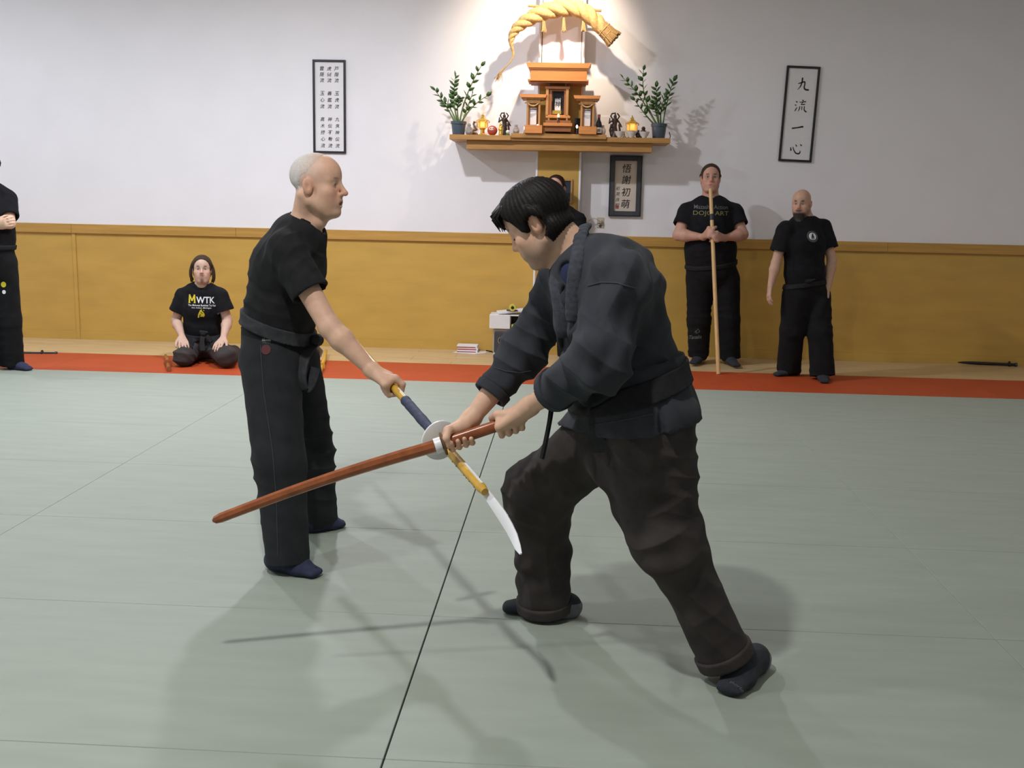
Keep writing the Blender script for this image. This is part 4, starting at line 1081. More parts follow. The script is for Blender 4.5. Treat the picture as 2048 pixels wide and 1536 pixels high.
def tee_person(sp):
    """standing or kneeling figure in T-shirt and trousers; sp holds joints in metres"""
    S = sp; vox = S.get('vox', .0065); s = S.get('s', 1.)
    e = empty('person', S['base'], S['label'], 'person')
    O, M = S['O'], S['M']; N = S['neck']; (sL, sR), (eL, eR), (wL, wR) = S['sh'], S['el'], S['wr']
    (hL, hR), (kL, kR), (aL, aR) = S['hip'], S['kn'], S['an']
    ss = nrm(sL-sR); hs = nrm(hL-hR); pel, wai, che = S['pel'], S['wai'], S['che']; top = (sL+sR)/2*.6+N*.4
    td = S['tors']                      # cloth radii: pelvis, waist, chest, top
    # --- body
    F = Fld(); head(F, O, M, S.get('hs', 1.), N, **S.get('face', {}))
    FH = F.copy()
    F.loft([(pel, td[0][0]-.025, td[0][1]-.025, hs), (wai, td[1][0]-.03, td[1][1]-.03, hs), (che, td[2][0]-.03, td[2][1]-.03, ss), (top, td[3][0]-.03, td[3][1]-.025, ss)], .05)
    for sh in (sL, sR): F.cap(N-V(0, 0, .025), sh, .045, .048, .03)
    arm(F, sL, eL, wL, s, S.get('fat', 1)); arm(F, sR, eR, wR, s, S.get('fat', 1))
    for h_ in S['hands']: h_(F)
    for h_, k_, a_ in ((hL, kL, aL), (hR, kR, aR)):
        F.cap(h_, k_, .065, .048, .03); F.cap(k_, a_, .046, .036, .02)
    P, Q = F.mesh(vox, 1)
    mobj('body', P, Q, M_SKIN, e, True, paint(P, O, M, S.get('hs', 1.), S['skin'], S['regs']))
    if S.get('eyes', True): eyes(e, O, M, S.get('hs', 1.), look=S.get('look', (1, 0, 0)))
    # --- shirt
    G = Fld(); lowT = S.get('shirt_low', wai*.35+pel*.65)
    G.loft([(lowT, td[1][0]*1.0, td[1][1]*1.0, hs), (wai, td[1][0], td[1][1], hs), (che, td[2][0], td[2][1], ss), (top, td[3][0], td[3][1], ss)], .05)
    for sh in (sL, sR): G.cap(N*.75+top*.25-V(0, 0, .03), sh, .058, .064*S.get('fat', 1), .05)
    st = S.get('sleeve', .62); r0, r1 = S.get('slr', (.068, .078))
    for sh, el in ((sL, eL), (sR, eR)):
        en = sh+(el-sh)*st; u = nrm(el-sh); pv = np.cross(u, V(.3, .9, .2)); G.seg(sh, en, r0, r1, pv, .03, (0, 1))
        hw = max(.008, vox*2.3); G.seg(en-u*.045, en+u*.03, r1-hw, r1-hw, pv, .003, (1, 1), True)
    nd = nrm(O-N); G.cap(N+nd*.012, N+nd*.12, .066*S.get('hs', 1.), .075, .008, True)
    G.sph(N+M[:, 0]*.052+V(0, 0, .006), .040, .02, True)
    P, Q = G.mesh(vox*.9, 2)
    P = folds(P, Q, [(wai, .16, (0, .1, 1), .055, .008), (sL, .12, nrm(eL-sL)+V(0, 0, .6), .05, .005), (sR, .12, nrm(eR-sR)+V(0, 0, .6), .05, .005)]+S.get('sfold', []), .003, S.get('seed', 1))
    shirt = mobj('shirt', P, Q, S['mshirt'], e, True); bs = bvh_of(P, Q)
    # --- trousers
    H = Fld(); wt = S.get('belt_c', wai*.45+pel*.55)
    H.loft([(wt, td[1][0]*1.01, td[1][1]*1.01, hs), (pel, td[0][0], td[0][1], hs)], .03, (1, 0))
    for h_, k_, m_, rr in ((hL, kL, S['hem'][0], S['legr']), (hR, kR, S['hem'][1], S['legr'])):
        u = nrm(m_-k_); fwv = M[:, 0]*V(1, 1, .2)
        H.seg(h_, k_, (rr[0], rr[0]*1.05), rr[1], hs, .05); H.seg(k_, m_, rr[1], rr[2], hs, .03, (0, 1))
        hw = max(.010, vox*2.3); H.seg(m_-u*.05, m_+u*.03, rr[2]-hw, rr[2]-hw, hs, .003, (1, 1), True)
    P, Q = H.mesh(vox*.9, 2)
    P = folds(P, Q, [(kL, .2, (0, .2, 1), .075, .010), (kR, .2, (0, .2, 1), .075, .010), (S['hem'][0], .12, (0, .2, 1), .05, .006), (S['hem'][1], .12, (0, .2, 1), .05, .006)]+S.get('tfold', []), .0035, S.get('seed', 1)+7)
    tr = mobj('trousers', P, Q, S['mtrous'], e, True); bt = bvh_of(P, Q)
    # --- belt
    U = G.copy(); U.ops += H.ops; ax = S.get('belt_ax', nrm(wai-pel)); hb = S.get('belt_h', .022)
    R = Fld().seg(wt-ax*hb, wt+ax*hb, .34, .34, hs, .002, (1, 1))
    P, Q = patch(U, R, S.get('belt_off', .006), vox, 1, .012)
    belt = mobj('belt', P, Q, S.get('mbelt', M_BELT), e, True)
    # --- feet
    for hl, to, an in S['feet']:
        P, Q = foot(hl, to, an, S.get('fs', 1.), split=S.get('split', 0), clip=S.get('zfloor', 0)+.001).mesh(.005, 1)
        mobj('sock', P, Q, S.get('msock', M_SOCK), e, True)
    return e, FH, bs, bt, shirt, tr, belt, U

# ================================================================== the white-haired man with the naginata
def man_naginata():
    O = at(634, 375, 4.25); M = frame3((.99, -.10, -.03), (.03, 0, 1)); hs = 1.03
    rod0, rod1 = at(783, 769, 4.0), at(970, 984, 3.17)
    axr = nrm(rod1-rod0); gc = rod0+axr*.005
    wrR = at(744, 741, 4.005); wrL = at(612, 680, 4.50)
    def handR(F): grip(F, gc, axr, V(-.35, -.55, .55), wrR, 1, .0165, 1.05)
    def handL(F): grip(F, at(628, 700, 4.47), V(.3, -.8, -.3), V(-.6, 0, .8), wrL, 1, .012, .9)
    sk = SKIN*V(1.02, .98, .97)
    regs = [((.062, .045, -.045), (.02, .02, .035), sk*V(.90, .82, .80), .6), ((.074, .026, -.042), (.012, .006, .022), sk*V(.72, .62, .60), .5), ((-.004, .088, .003), (.011, .010, .018), sk*V(.62, .50, .48), .4), ((-.05, 0, .09), (.10, .09, .10), (.74, .58, .52), .35), ((.06, 0, .09), (.06, .07, .06), sk*V(1.05, 1.0, .98), .4)]+face_regs(sk, (.36, .24, .18), (.46, .21, .17))  # ear hollow tinted darker, its shade put into the skin colour
    sp = dict(vox=.0042, base=V(-1.05, 4.3, 0), label='white-haired man in black T-shirt and charcoal trousers thrusting a naginata', O=O, M=M, hs=hs,
              neck=at(611, 450, 4.29), sh=(at(600, 500, 4.46), at(572, 500, 4.13)), el=(at(588, 630, 4.62), at(660, 655, 4.04)), wr=(wrL, wrR),
              hip=(at(583, 728, 4.40), at(541, 728, 4.22)), kn=(at(622, 905, 4.50), at(559, 925, 4.08)), an=(at(637, 1040, 4.57), at(578, 1120, 4.00)),
              pel=at(553, 712, 4.31), wai=at(562, 620, 4.30), che=at(577, 535, 4.30),
              tors=[(.165, .128), (.165, .135), (.19, .142), (.155, .115)], face=dict(mouth=.006, nose=1.06, jaw=1.0, neckr=.054),
              hands=[handR, handL], skin=sk, regs=regs, look=(1, 0, -.05), mshirt=M_TEEG, mtrous=M_PANTSG, mbelt=M_BELTG, msock=M_TABI, split=1,
              sleeve=.56, slr=(.072, .077), hem=(at(637, 1042, 4.57), at(577, 1128, 4.00)), legr=(.118, .103, .086), fat=1.02,
              feet=[(fl(615, 1064), fl(690, 1052), at(637, 1030, 4.58)), (fl(546, 1136), fl(640, 1156), at(576, 1110, 4.02))],
              belt_c=at(555, 652, 4.305), belt_h=.026, belt_off=.010, belt_ax=nrm(V(.36, 0, 1)), shirt_low=at(556, 668, 4.305), seed=4,
              sfold=[(at(500, 610, 4.25), .16, (.3, 0, 1), .05, .012), (at(640, 560, 4.2), .12, (.8, 0, .6), .05, .006), (at(560, 560, 4.1), .14, (.7, 0, .5), .06, .007)],
              tfold=[(at(515, 955, 4.1), .14, (.2, 0, 1), .07, .014), (at(610, 740, 4.2), .12, (1, 0, .4), .05, .007), (at(580, 1060, 4.0), .2, (1, .2, .25), .09, .006)])
    e, FH, bs, bt, shirt, tr, belt, U = tee_person(sp)
    T = lambda x, y, z: O+hs*(M@V(x, y, z))
    hair(FH, O, M, hs, hregion(O, M, hs, .004, -.036), .0030, (.80, .73, .69), e, .0042, streak=.0006, nst=80, kin=.005, fade=(-.05, .045, (.76, .52, .41)), mt=M_HAIRS, var=.08, ks=.045)
    # collar rib
    nb = sp['neck']; ring = []
    for k in range(25):
        t = 2*math.pi*k/24; d = M[:, 0]*math.cos(t)+M[:, 1]*math.sin(t)
        h = BVHTree.ray_cast(bs, Vector(nb+d*.0+V(0, 0, .0)), Vector(nrm(d+V(0, 0, .35-.45*math.cos(t)))))
        if h[0] is not None and (np.array(h[0])-nb)@(np.array(h[0])-nb) < .02: ring.append(np.array(h[0]))
    if len(ring) > 6: MB().tube(ring+[ring[0]], .007, 7).build('collar', M_TEEG, shirt, True)
    # side seam, badge
    seam('side_seam', bt, [(521, 690), (527, 780), (545, 900), (553, 1000), (556, 1110)], .0016, M_STITCH, tr, .001)
    p, n = hit(bt, 533, 683)
    if p is not None:
        u = nrm(np.cross(V(0, 0, 1), n)); w = np.cross(n, u)
        v, f = text2d('Hkmoto', 1, 0, .012); print_on('badge_word', fit2d(v, w=.034, h=.011), f, bt, p+w*.006, u, w, M_PRW, tr)
        v, f = text2d('taijutsu', 1); print_on('badge_word', fit2d(v, w=.032, h=.006), f, bt, p-w*.006, u, w, M_PRG, tr)
        r_ = [(.019*math.cos(t), .021*math.sin(t)) for t in np.linspace(0, 6.283, 17)[:-1]]
        print_on('badge_disc', np.array(r_+[(0, 0)]), [(i, (i+1) % 16, 16) for i in range(16)], bt, p-w*.034, u, w, M_PRR, tr)
    # belt knot and hanging end
    kc = at(632, 680, 4.31)
    Fk = Fld(); Fk.ell(kc, (.030, .045, .026), None, .01); Fk.cap(kc+V(.01, -.05, .01), kc+V(.0, .04, -.01), .022, .02, .015)
    P, Q = Fk.mesh(.0045, 1); mobj('belt_knot', P, Q, M_BELT, belt, True)
    ribbon(smoothpts([kc+V(0, -.02, -.01), at(607, 715, 4.20), at(600, 755, 4.17), at(606, 786, 4.18), at(620, 770, 4.2), at(631, 735, 4.22)]), .050, .007, (1, -.25, .1)).build('belt_end', M_BELTG, belt, True)
    # ---- the naginata
    tail = rod0-axr*.82
    g = empty('naginata', rod1, 'yellow wooden naginata with white plastic blade and round white guard', 'naginata')
    L = np.linalg.norm(rod1-rod0)
    MB().tube([tail, rod0, rod0+axr*L*.97, rod1], [.0145, .0155, .0165, .0120], 14).build('shaft', M_BAMBOO, g, True)
    q0 = rod0+(at(811, 801, 4.0)-rod0)@axr*axr
    def on_shaft(px, py):
        r = ray(px, py); w0 = CAM-rod0; a, b, c = r@r, r@axr, 1.; d, e_ = r@w0, axr@w0
        return rod0+axr*((a*e_-b*d)/(a*c-b*b))
    ta, tb = on_shaft(811, 801), on_shaft(868, 863)
    rg = random.Random(2); pts = [ta+(tb-ta)*t for t in np.linspace(0, 1, 26)]
    MB().tube(pts, [.0178+.0022*rg.random() for _ in pts], 12).build('grip_tape', M_TAPE, g, True)
    mb = MB()
    for k in range(9):
        c = pts[rg.randrange(2, 25)]+V(rg.uniform(-1, 1), rg.uniform(-1, .2), rg.uniform(-1, 1))*.014; mb.ell(c, (.006, .005, .004), 6, 4)
    mb.build('tape_shred', M_TAPE, g)
    MB().lathe([(.0172, -.006), (.0172, .008)], ta, 14, axr).build('tape_edge', M_BTAPE, g, True)
    gcn = on_shaft(880, 880)
    tilt = nrm(axr+V(.15, .0, .10))
    MB().lathe([(.016, -.004), (.066, -.004), (.070, -.002), (.070, .004), (.066, .006), (.016, .006)], gcn, 32, tilt).build('guard', M_WHITELEA, g, True)
    # white inlay on the shaft and the blade
    s0 = on_shaft(795, 784); s1 = on_shaft(816, 808); sd = nrm(np.cross(axr, V(0, -1, .3)))
    tc = nrm(CAM-s0); tc = nrm(tc-axr*(tc@axr)); sdr = np.cross(axr, tc); sdr = sdr if sdr[0] > 0 else -sdr; nd_ = nrm(tc*.72+sdr*.70); wd_ = np.cross(axr, nd_)
    ribbon([s0+nd_*.0150, s1+nd_*.0155], .006, .003, wd_).build('inlay', M_WHITELEA, g)
    s0 = on_shaft(934, 931); s1 = on_shaft(967, 972)
    ribbon([s0+nd_*.0168, s0*.5+s1*.5+nd_*.0170, s1+nd_*.0160], .008, .004, wd_).build('inlay', M_WHITELEA, g)
    # blade: curved flat plastic with bevelled edge
    edge = [((966, 968), (959, 978)), ((979, 981), (969, 996)), ((995, 1002), (985, 1020)), ((1010, 1022), (1000, 1043)), ((1024, 1046), (1013, 1064)), ((1034, 1067), (1023, 1083)), ((1041, 1090), (1031, 1100)), ((1044, 1107), (1039, 1109))]
    Ys = np.linspace(3.225, 3.00, len(edge)); v = []; f = []
    for (a, b), Y in zip(edge, Ys):
        A, B = at(*a, Y), at(*b, Y-.004); mid = (A+B)/2
        n = nrm(np.cross(axr, A-B)); th = .0065 if a[0] < 1040 else .003
        v += [A+n*th*.35, mid+n*th, B+n*th*.25, B-n*th*.25, mid-n*th, A-n*th*.35]
    for i in range(len(edge)-1):
        for j in range(6): f.append((6*i+j, 6*i+(j+1) % 6, 6*i+6+(j+1) % 6, 6*i+6+j))
    f += [tuple(range(6)), tuple(range(6*len(edge)-6, 6*len(edge)))]
    MB()._add(v, f).build('blade', M_WHITELEA, g, True)
    mb = MB()
    for px, py in ((926, 925), (940, 944), (950, 957), (960, 968), (918, 916), (944, 950)):
        c = on_shaft(px, py)-sdr*.0150+tc*.0060; mb.ell(c, (.003, .0022, .0025), 6, 4)
    mb.build('dent', M_BROWN, g)
man_naginata()

# ================================================================== the dark-haired man with the wooden sword
def man_bokken():
    e = empty('person', V(.3, 3.4, 0), 'dark-haired man in faded indigo jacket lunging with a brown wooden sword', 'person')
    O = at(1080, 450, 3.36); hs = 1.02
    fh = nrm(V(-.965, .26, 0)); pt = math.radians(35); fw = fh*math.cos(pt)-V(0, 0, 1)*math.sin(pt); M = frame3(fw, V(-.25, 0, 1)+fh*.4)
    N = at(1165, 522, 3.36)
    sL, sR = at(1240, 565, 3.15), at(1128, 568, 3.52); eL, eR = at(1197, 722, 3.06), at(1046, 705, 3.50)
    tip, pom = at(425, 1042, 3.16), at(1046, 834, 3.385); ax = nrm(tip-pom)
    def on_sw(px, py):
        r = ray(px, py); w0 = CAM-pom; b = r@ax; d, e_ = r@w0, ax@w0; a = r@r
        return pom+ax*((a*e_-b*d)/(a-b*b))
    cR, cL = on_sw(921, 879), on_sw(1018, 845)
    wL, wR = at(1060, 812, 3.315), at(944, 836, 3.40)
    hL, hR = at(1300, 855, 3.23), at(1225, 858, 3.44); kL, kR = at(1345, 1092, 3.18), at(1075, 985, 3.60); aL, aR = at(1465, 1318, 3.20), at(1088, 1200, 3.66)
    pel, wai, che = at(1272, 830, 3.33), at(1252, 725, 3.33), at(1215, 625, 3.33); ss = nrm(sL-sR); hs_ = nrm(hL-hR); top = (sL+sR)/2*.65+N*.35
    # ---- body
    F = Fld(); head(F, O, M, hs, N, jaw=1.04, nose=.98, neckr=.058, lids=0); FH = F.copy()
    F.loft([(pel, .13, .10, hs_), (wai, .13, .105, hs_), (che, .155, .115, ss), (top, .12, .09, ss)], .05)
    for sh in (sL, sR): F.cap(N-V(0, 0, .025), sh, .045, .048, .03)
    arm(F, sL, eL, wL, 1.05); arm(F, sR, eR, wR, 1.05)
    grip(F, cR, ax, V(.0, .75, .75), wR, 1, .0165, 1.04); grip(F, cL, ax, V(.1, -.85, .45), wL, -1, .0165, 1.06)
    for h_, k_, a_ in ((hL, kL, aL), (hR, kR, aR)): F.cap(h_, k_, .065, .05, .03); F.cap(k_, a_, .046, .036, .02)
    P, Q = F.mesh(.004, 1)
    sk = SKIN*V(1.03, 1.0, .98); st = sk*V(.46, .49, .54)
    regs = [((.055, 0, -.075), (.05, .065, .035), st, .3), ((.02, .05, -.055), (.05, .02, .028), st*1.1, .5), ((.095, 0, -.043), (.02, .03, .007), st, .4)]+face_regs(sk, (.05, .035, .03), (.40, .20, .17))
    mobj('body', P, Q, M_SKIN, e, True, paint(P, O, M, hs, sk, regs))
    # closed eyelashes
    T = lambda x, y, z: O+hs*(M@V(x, y, z))
    for y in (-1, 1): MB().tube([T(.0815, .043*y, .006), T(.0855, .036*y, .0035), T(.0870, .028*y, .0035), T(.0850, .021*y, .006)], .0016, 6).build('eyelashes', M_INK, e, True)
    # ---- hair
    R = hregion(O, M, hs, .050, -.060, big=.14, ear=.027)
    base = FH.copy()
    h = hair(base, O, M, hs, R, .0145, (.013, .010, .009), e, .004, streak=.0022, nst=40, kin=.01, var=.5)
    bm_ = MB(); rg = random.Random(5)
    for k in range(70):                 # fringe and crown tufts
        y = rg.uniform(-.055, .055); a = T(.045+rg.uniform(-.03, .02), y, .125-abs(y)*.35); t = T(.098+rg.uniform(-.012, .014), y*1.05+rg.uniform(-.01, .01), .068+rg.uniform(-.022, .02)-abs(y)*.25)
        mid = (a+t)/2+M[:, 0]*.020+M[:, 2]*.012; bm_.tube([a, mid, t], [.007, .006, .0012], 5)
    for k in range(0):                  # nape and side tufts
        th = rg.uniform(1.75, 4.53); a = T(.085*math.cos(th)-.02, .078*math.sin(th), .0+rg.uniform(-.02, .02)); t = T(.078*math.cos(th)-.026, .068*math.sin(th), -.058+rg.uniform(-.008, .01))
        bm_.tube([a, (a+t)/2+nrm((a+t)/2-O)*.007, t], [.008, .007, .0015], 5)
    v = np.array(bm_.v); mobj('hair_tuft', v, bm_.f, M_HAIRV, h, True, np.tile((.014, .011, .010), (len(v), 1)))['kind'] = 'stuff'
    # ---- undershirt
    U = Fld(); U.loft([(wai, .145, .12, hs_), (che, .184, .148, ss), (top, .142, .110, ss)], .05)
    for sh in (sL, sR): U.cap(N-V(0, 0, .03), sh, .05, .052, .04)
    nd = nrm(O-N); U.cap(N+nd*.02, N+nd*.12, .068, .075, .006, True)
    P, Q = U.mesh(.006, 1); mobj('undershirt', P, Q, M_NAVY, e, True)
    # ---- jacket
    G = Fld(); skirt = at(1281, 856, 3.33)
    G.loft([(wai*.3+pel*.7, .178, .15, hs_), (wai, .17, .148, hs_), (che, .195, .158, ss), (top, .15, .118, ss)], .06)
    G.loft([(wai*.45+pel*.55, .175, .152, hs_), (wai*.2+pel*.8, .172, .150, hs_)], .02, (0, 1))
    for sh in (sL, sR): G.cap(N*.8+top*.2-V(0, 0, .025), sh, .064, .075, .06)
    for sh, el, wr, cu, r1, r2 in ((sL, eL, wL, .66, .086, .063), (sR, eR, wR, .66, .073, .055)):
        en = el+(wr-el)*cu; u = nrm(wr-el); pv = np.cross(u, V(.3, .9, .2))
        G.seg(sh, el, .084, r1, pv, .06); G.seg(el, en, r1, r2, pv, .05, (0, 1)); G.sph(el, r1+.002, .03)
        G.seg(en-u*.05, en+u*.03, r2-.008, r2-.008, pv, .003, (1, 1), True)
    G.ell(at(1232, 556, 3.37), (.125, .19, .125), None, .09)
    G.cap(N+nd*.005, N+nd*.14, .066, .078, .01, True)
    base = G.copy()
    # neck opening
    cb = bvh_of(*G.mesh(.009, 1)); vp = [hit(cb, *q)[0] for q in ((1128, 545), (1133, 575), (1140, 612))]
    if all(q is not None for q in vp): G.cap(vp[0], vp[1], .034, .026, .01, True); G.cap(vp[1], vp[2], .026, .006, .01, True)
    # side slit at the skirt
    G.cap(at(1322, 800, 3.12), at(1330, 850, 3.12), .004, .012, .006, True)
    P, Q = G.mesh(.0042, 2)
    fs = [(eL, .20, V(.6, 0, 1), .075, .022), (eR, .17, V(.5, 0, 1), .065, .008), (at(1285, 640, 3.12), .22, V(.9, 0, -.45), .10, .022), (at(1230, 650, 3.06), .18, V(.9, .1, .35), .075, .018),
          (at(1340, 800, 3.25), .13, V(.8, 0, .5), .05, .010), (at(1210, 560, 3.15), .12, V(.5, 0, .8), .05, .006), (at(1130, 640, 3.4), .14, V(.8, 0, .5), .05, .008), (at(1100, 640, 3.5), .2, V(.8, 0, .6), .08, .006)]
    P = folds(P, Q, fs, .0055, 21, .10)
    jk = mobj('jacket', P, Q, M_GI, e, True); bj = bvh_of(P, Q)
    # lapels: raised bands following the cloth
    def band(name, pxs, rad, off, mt, parent):
        Rg = Fld(); pts = []
        for p in pxs:
            q = hit(cb, *p)[0]
            if q is None or (pts and abs(q[1]-pts[-1][1]) > .075): break
            pts.append(q)
        if len(pts) < 2: return
        Rg.chain(smoothpts(pts, 4), [rad]*((len(pts)-1)*4+1), .004)
        p_, q_ = patch(base, Rg, off, .004, 1, .02)
        return mobj(name, p_, q_, mt, parent, True)
    def lapel(first, pxs, side):
        pts = list(first)
        for q in pxs:
            h_, n_ = hit(cb, *q)
            if h_ is None or (pts and abs(h_[1]-pts[-1][1]) > .12): continue
            pts.append(h_+n_*.003)
        pts = smoothpts(pts, 3); Fc = Fld()
        for i in range(len(pts)-1): Fc.seg(pts[i], pts[i+1], (.0215, .0095), (.0215, .0095), side, .012)
        p_, q_ = Fc.mesh(.004, 2); return mobj('collar', p_, q_, M_GI2, jk, True)
    lapel([at(1172, 452, 3.43), at(1162, 462, 3.335)], [(1160, 490), (1155, 525), (1150, 560), (1147, 600), (1147, 640), (1150, 670)], V(1, -.2, .3))
    lapel([at(1113, 550, 3.31)], [(1116, 572), (1120, 600), (1124, 640), (1128, 670)], V(1, -.35, .1))
    band('front_overlap', [(1122, 572), (1118, 600), (1118, 640), (1122, 690)], .012, .007, M_GI, jk)
    for sh, el, wr, cu, r2 in ((sL, eL, wL, .66, .063), (sR, eR, wR, .66, .055)):
        en = el+(wr-el)*cu; u = nrm(wr-el); Rg = Fld().seg(en-u*.032, en+u*.001, .10, .10, np.cross(u, V(.3, .9, .2)), .002, (1, 1)); Rg.seg(en-u*.04, en+u*.03, r2-.008, r2-.008, np.cross(u, V(.3, .9, .2)), .002, (1, 1), True)
        p_, q_ = patch(base, Rg, .006, .004, 1); mobj('sleeve_cuff', p_, q_, M_GI, jk, True)
    seam('shoulder_seam', bj, [(1176, 572), (1200, 565), (1235, 566), (1268, 577)], .0022, M_STITCH, jk)
    seam('sleeve_seam', bj, [(988, 735), (1010, 742), (1040, 745), (1062, 742)], .0018, M_STITCH, jk)
    # ---- trousers
    H = Fld(); H.loft([(wai*.35+pel*.65, .150, .125, hs_), (pel, .165, .14, hs_)], .03, (1, 0)); H.ell(at(1308, 868, 3.33), (.09, .12, .10), None, .05); H.sph(at(1238, 905, 3.36), .105, .06); H.cap(at(1248, 930, 3.30), at(1298, 1070, 3.20), .085, .075, .07)
    for h_, k_, m_, r in ((hL, kL, at(1453, 1318, 3.19), (.140, .088, .086)), (hR, kR, at(1090, 1215, 3.66), (.128, .108, .096))):
        u = nrm(m_-k_); H.seg(h_, k_, (r[0], r[0]), r[1], hs_, .08); H.seg(k_, m_, r[1], r[2], hs_, .08, (0, 1)); H.seg(m_-u*.05, m_+u*.03, r[2]-.011, r[2]-.009, hs_, .003, (1, 1), True)
    P, Q = H.mesh(.0045, 2)
    tf = [(kL+V(.05, -.05, -.02), .22, V(-.55, 0, 1), .10, .030), (at(1360, 1140, 3.2), .2, V(.75, 0, .7), .07, .013), (at(1420, 1240, 3.2), .18, V(.35, 0, 1), .08, .018), (kR+V(0, -.05, .02), .2, V(.25, 0, 1), .055, .009), (at(1060, 1110, 3.6), .22, V(1, 0, .15), .08, .008),
          (at(1250, 880, 3.2), .16, V(.5, 0, 1), .06, .006), (at(1370, 940, 3.2), .14, V(.3, 0, 1), .05, .009), (at(1180, 940, 3.4), .14, V(.8, 0, .7), .05, .008)]
    P = folds(P, Q, tf, .006, 33, .12)
    tr = mobj('trousers', P, Q, M_PANTSBR, e, True); bt = bvh_of(P, Q)
    for m_, k_, r in ((at(1453, 1318, 3.19), kL, .086), (at(1090, 1215, 3.66), kR, .096)):      # turned-up hems
        u = nrm(m_-k_); pv = hs_; Rg = Fld().seg(m_-u*.038, m_+u*.002, .14, .14, pv, .002, (1, 1)); Rg.seg(m_-u*.05, m_+u*.03, r-.010, r-.008, pv, .002, (1, 1), True)
        p_, q_ = patch(H, Rg, .009, .0045, 1); mobj('turned_up_hem', p_, q_, M_PANTSBR, tr, True)
    # ---- jacket skirt below the belt, lying over the hips
    axk = nrm(V(-.2, 0, 1)); hm = at(1277, 842, 3.33); Rg = Fld().seg(hm, hm+axk*.20, .40, .40, hs_, .002, (1, 1))
    Rg.cap(at(1318, 795, 3.10), at(1326, 860, 3.08), .003, .016, .006, True); Rg.cap(eL, wL, .12, .1, .002, True)
    p_, q_ = patch(Fld(base.ops[:5]+H.ops), Rg, .017, .0045, 2, .012)
    p_ = folds(p_, q_, [(at(1350, 800, 3.2), .14, V(.9, 0, .4), .06, .012), (at(1250, 820, 3.1), .14, V(1, 0, .3), .08, .008)], .004, 44, .1)
    sk_ = mobj('jacket_skirt', p_, q_, M_GI, jk, True)
    seam('skirt_hem', bvh_of(p_, q_), [(1180, 850), (1220, 845), (1270, 836), (1306, 828)], .0018, M_STITCH, jk)
    # ---- belt
    bc = at(1262, 770, 3.33); axb = nrm(V(-.36, 0, 1)); Rg = Fld().seg(bc-axb*.034, bc+axb*.034, .32, .32, hs_, .002, (1, 1))
    Rg.cap(eL, wL, .13, .1, .002, True); Rg.cap(sL, eL, .10, .12, .002, True); Rg.cap(sR, eR, .10, .12, .002, True)
    bbase = Fld(base.ops[:5]+H.ops)
    p_, q_ = patch(bbase, Rg, .026, .0045, 1, .012); belt = mobj('belt', p_, q_, M_BELT, e, True)
    k0 = hit(bj, 1188, 800)[0]; k0 = at(1185, 800, 3.13) if k0 is None else k0
    ribbon(smoothpts([k0+V(0, .01, .03), k0+V(.0, -.02, -.01), at(1192, 850, k0[1]-.035), at(1196, 905, k0[1]-.03)]), .045, .006, (1, 0, .05)).build('belt_end', M_BELTG, belt, True)
    ribbon(smoothpts([at(1105, 800, 3.30), at(1100, 840, 3.25), at(1092, 880, 3.24), at(1084, 917, 3.24)]), .016, .008, (.5, -.8, 0)).build('belt_end', M_BELT, belt, True)
    # ---- socks
    for i, (hl, to, an) in enumerate(((fl(1513, 1336), fl(1452, 1396), aL+V(.02, -.01, .0)), (fl(1142, 1232), fl(1003, 1222), aR+V(.02, 0, 0)))):
        Fs = foot(hl, to, an, 1.08); P, Q = Fs.mesh(.005, 1); so = mobj('sock', P, Q, M_SOCK, e, True)
        Rg = Fld(); d = nrm((to-hl)*V(1, 1, 0)); Rg.ell(hl+d*.01+V(0, 0, .03), (.055, .055, .045), None, .005)
        p_, q_ = patch(Fs, Rg, .003, .005, 1, .01); mobj('sock_heel', p_, q_, M_SOCKG if i == 0 else M_SOCKG, so, True)
        if i == 0:
            b_ = bvh_of(P, Q); p, n = hit(b_, 1474, 1372)
            if p is not None:
                u = nrm(np.cross(n, V(-.6, -.8, 0))); u = u if u[0] > 0 else -u; w = np.cross(n, u)
                v, f = text2d('thorlo', 1, .1, .004); print_on('sock_word', fit2d(v, w=.05, h=.012), f, b_, p, u, w, M_PRG, so)
    # ---- the wooden sword
    g = empty('wooden_sword', (tip+pom)/2, 'red-brown oak wooden sword with white collar held by the dark-haired man', 'wooden sword')
    gd = on_sw(889, 893); Lh = np.linalg.norm(gd-pom)
    MB().tube([pom-ax*.01, pom, pom+ax*Lh*.5, gd], [.014, .0165, .0160, .0165], 14, flat=((0, 0, 1), 1.25)).build('grip', M_BOKKEN, g, True)
    Lb = np.linalg.norm(tip-gd); sagv = V(0, 0, .012)
    bl = [gd+ax*Lb*t+sagv*math.sin(math.pi*t) for t in np.linspace(0, .965, 14)]
    MB().tube(bl+[tip-ax*.008, tip], [.0160-.0038*t for t in np.linspace(0, 1, 14)]+[.0095, .003], 8, flat=((0, .0, 1), 1.32)).build('blade', M_BOKKEN, g)
    MB().lathe([(.016, -.004), (.038, -.004), (.040, 0), (.038, .004), (.016, .004)], gd, 24, ax).build('guard', M_BROWN, g, True)
    MB().lathe([(.021, 0), (.026, .001), (.026, .023), (.021, .024)], gd+ax*.006, 20, ax).build('collar_ring', M_WHITELEA, g, True)
man_bokken()

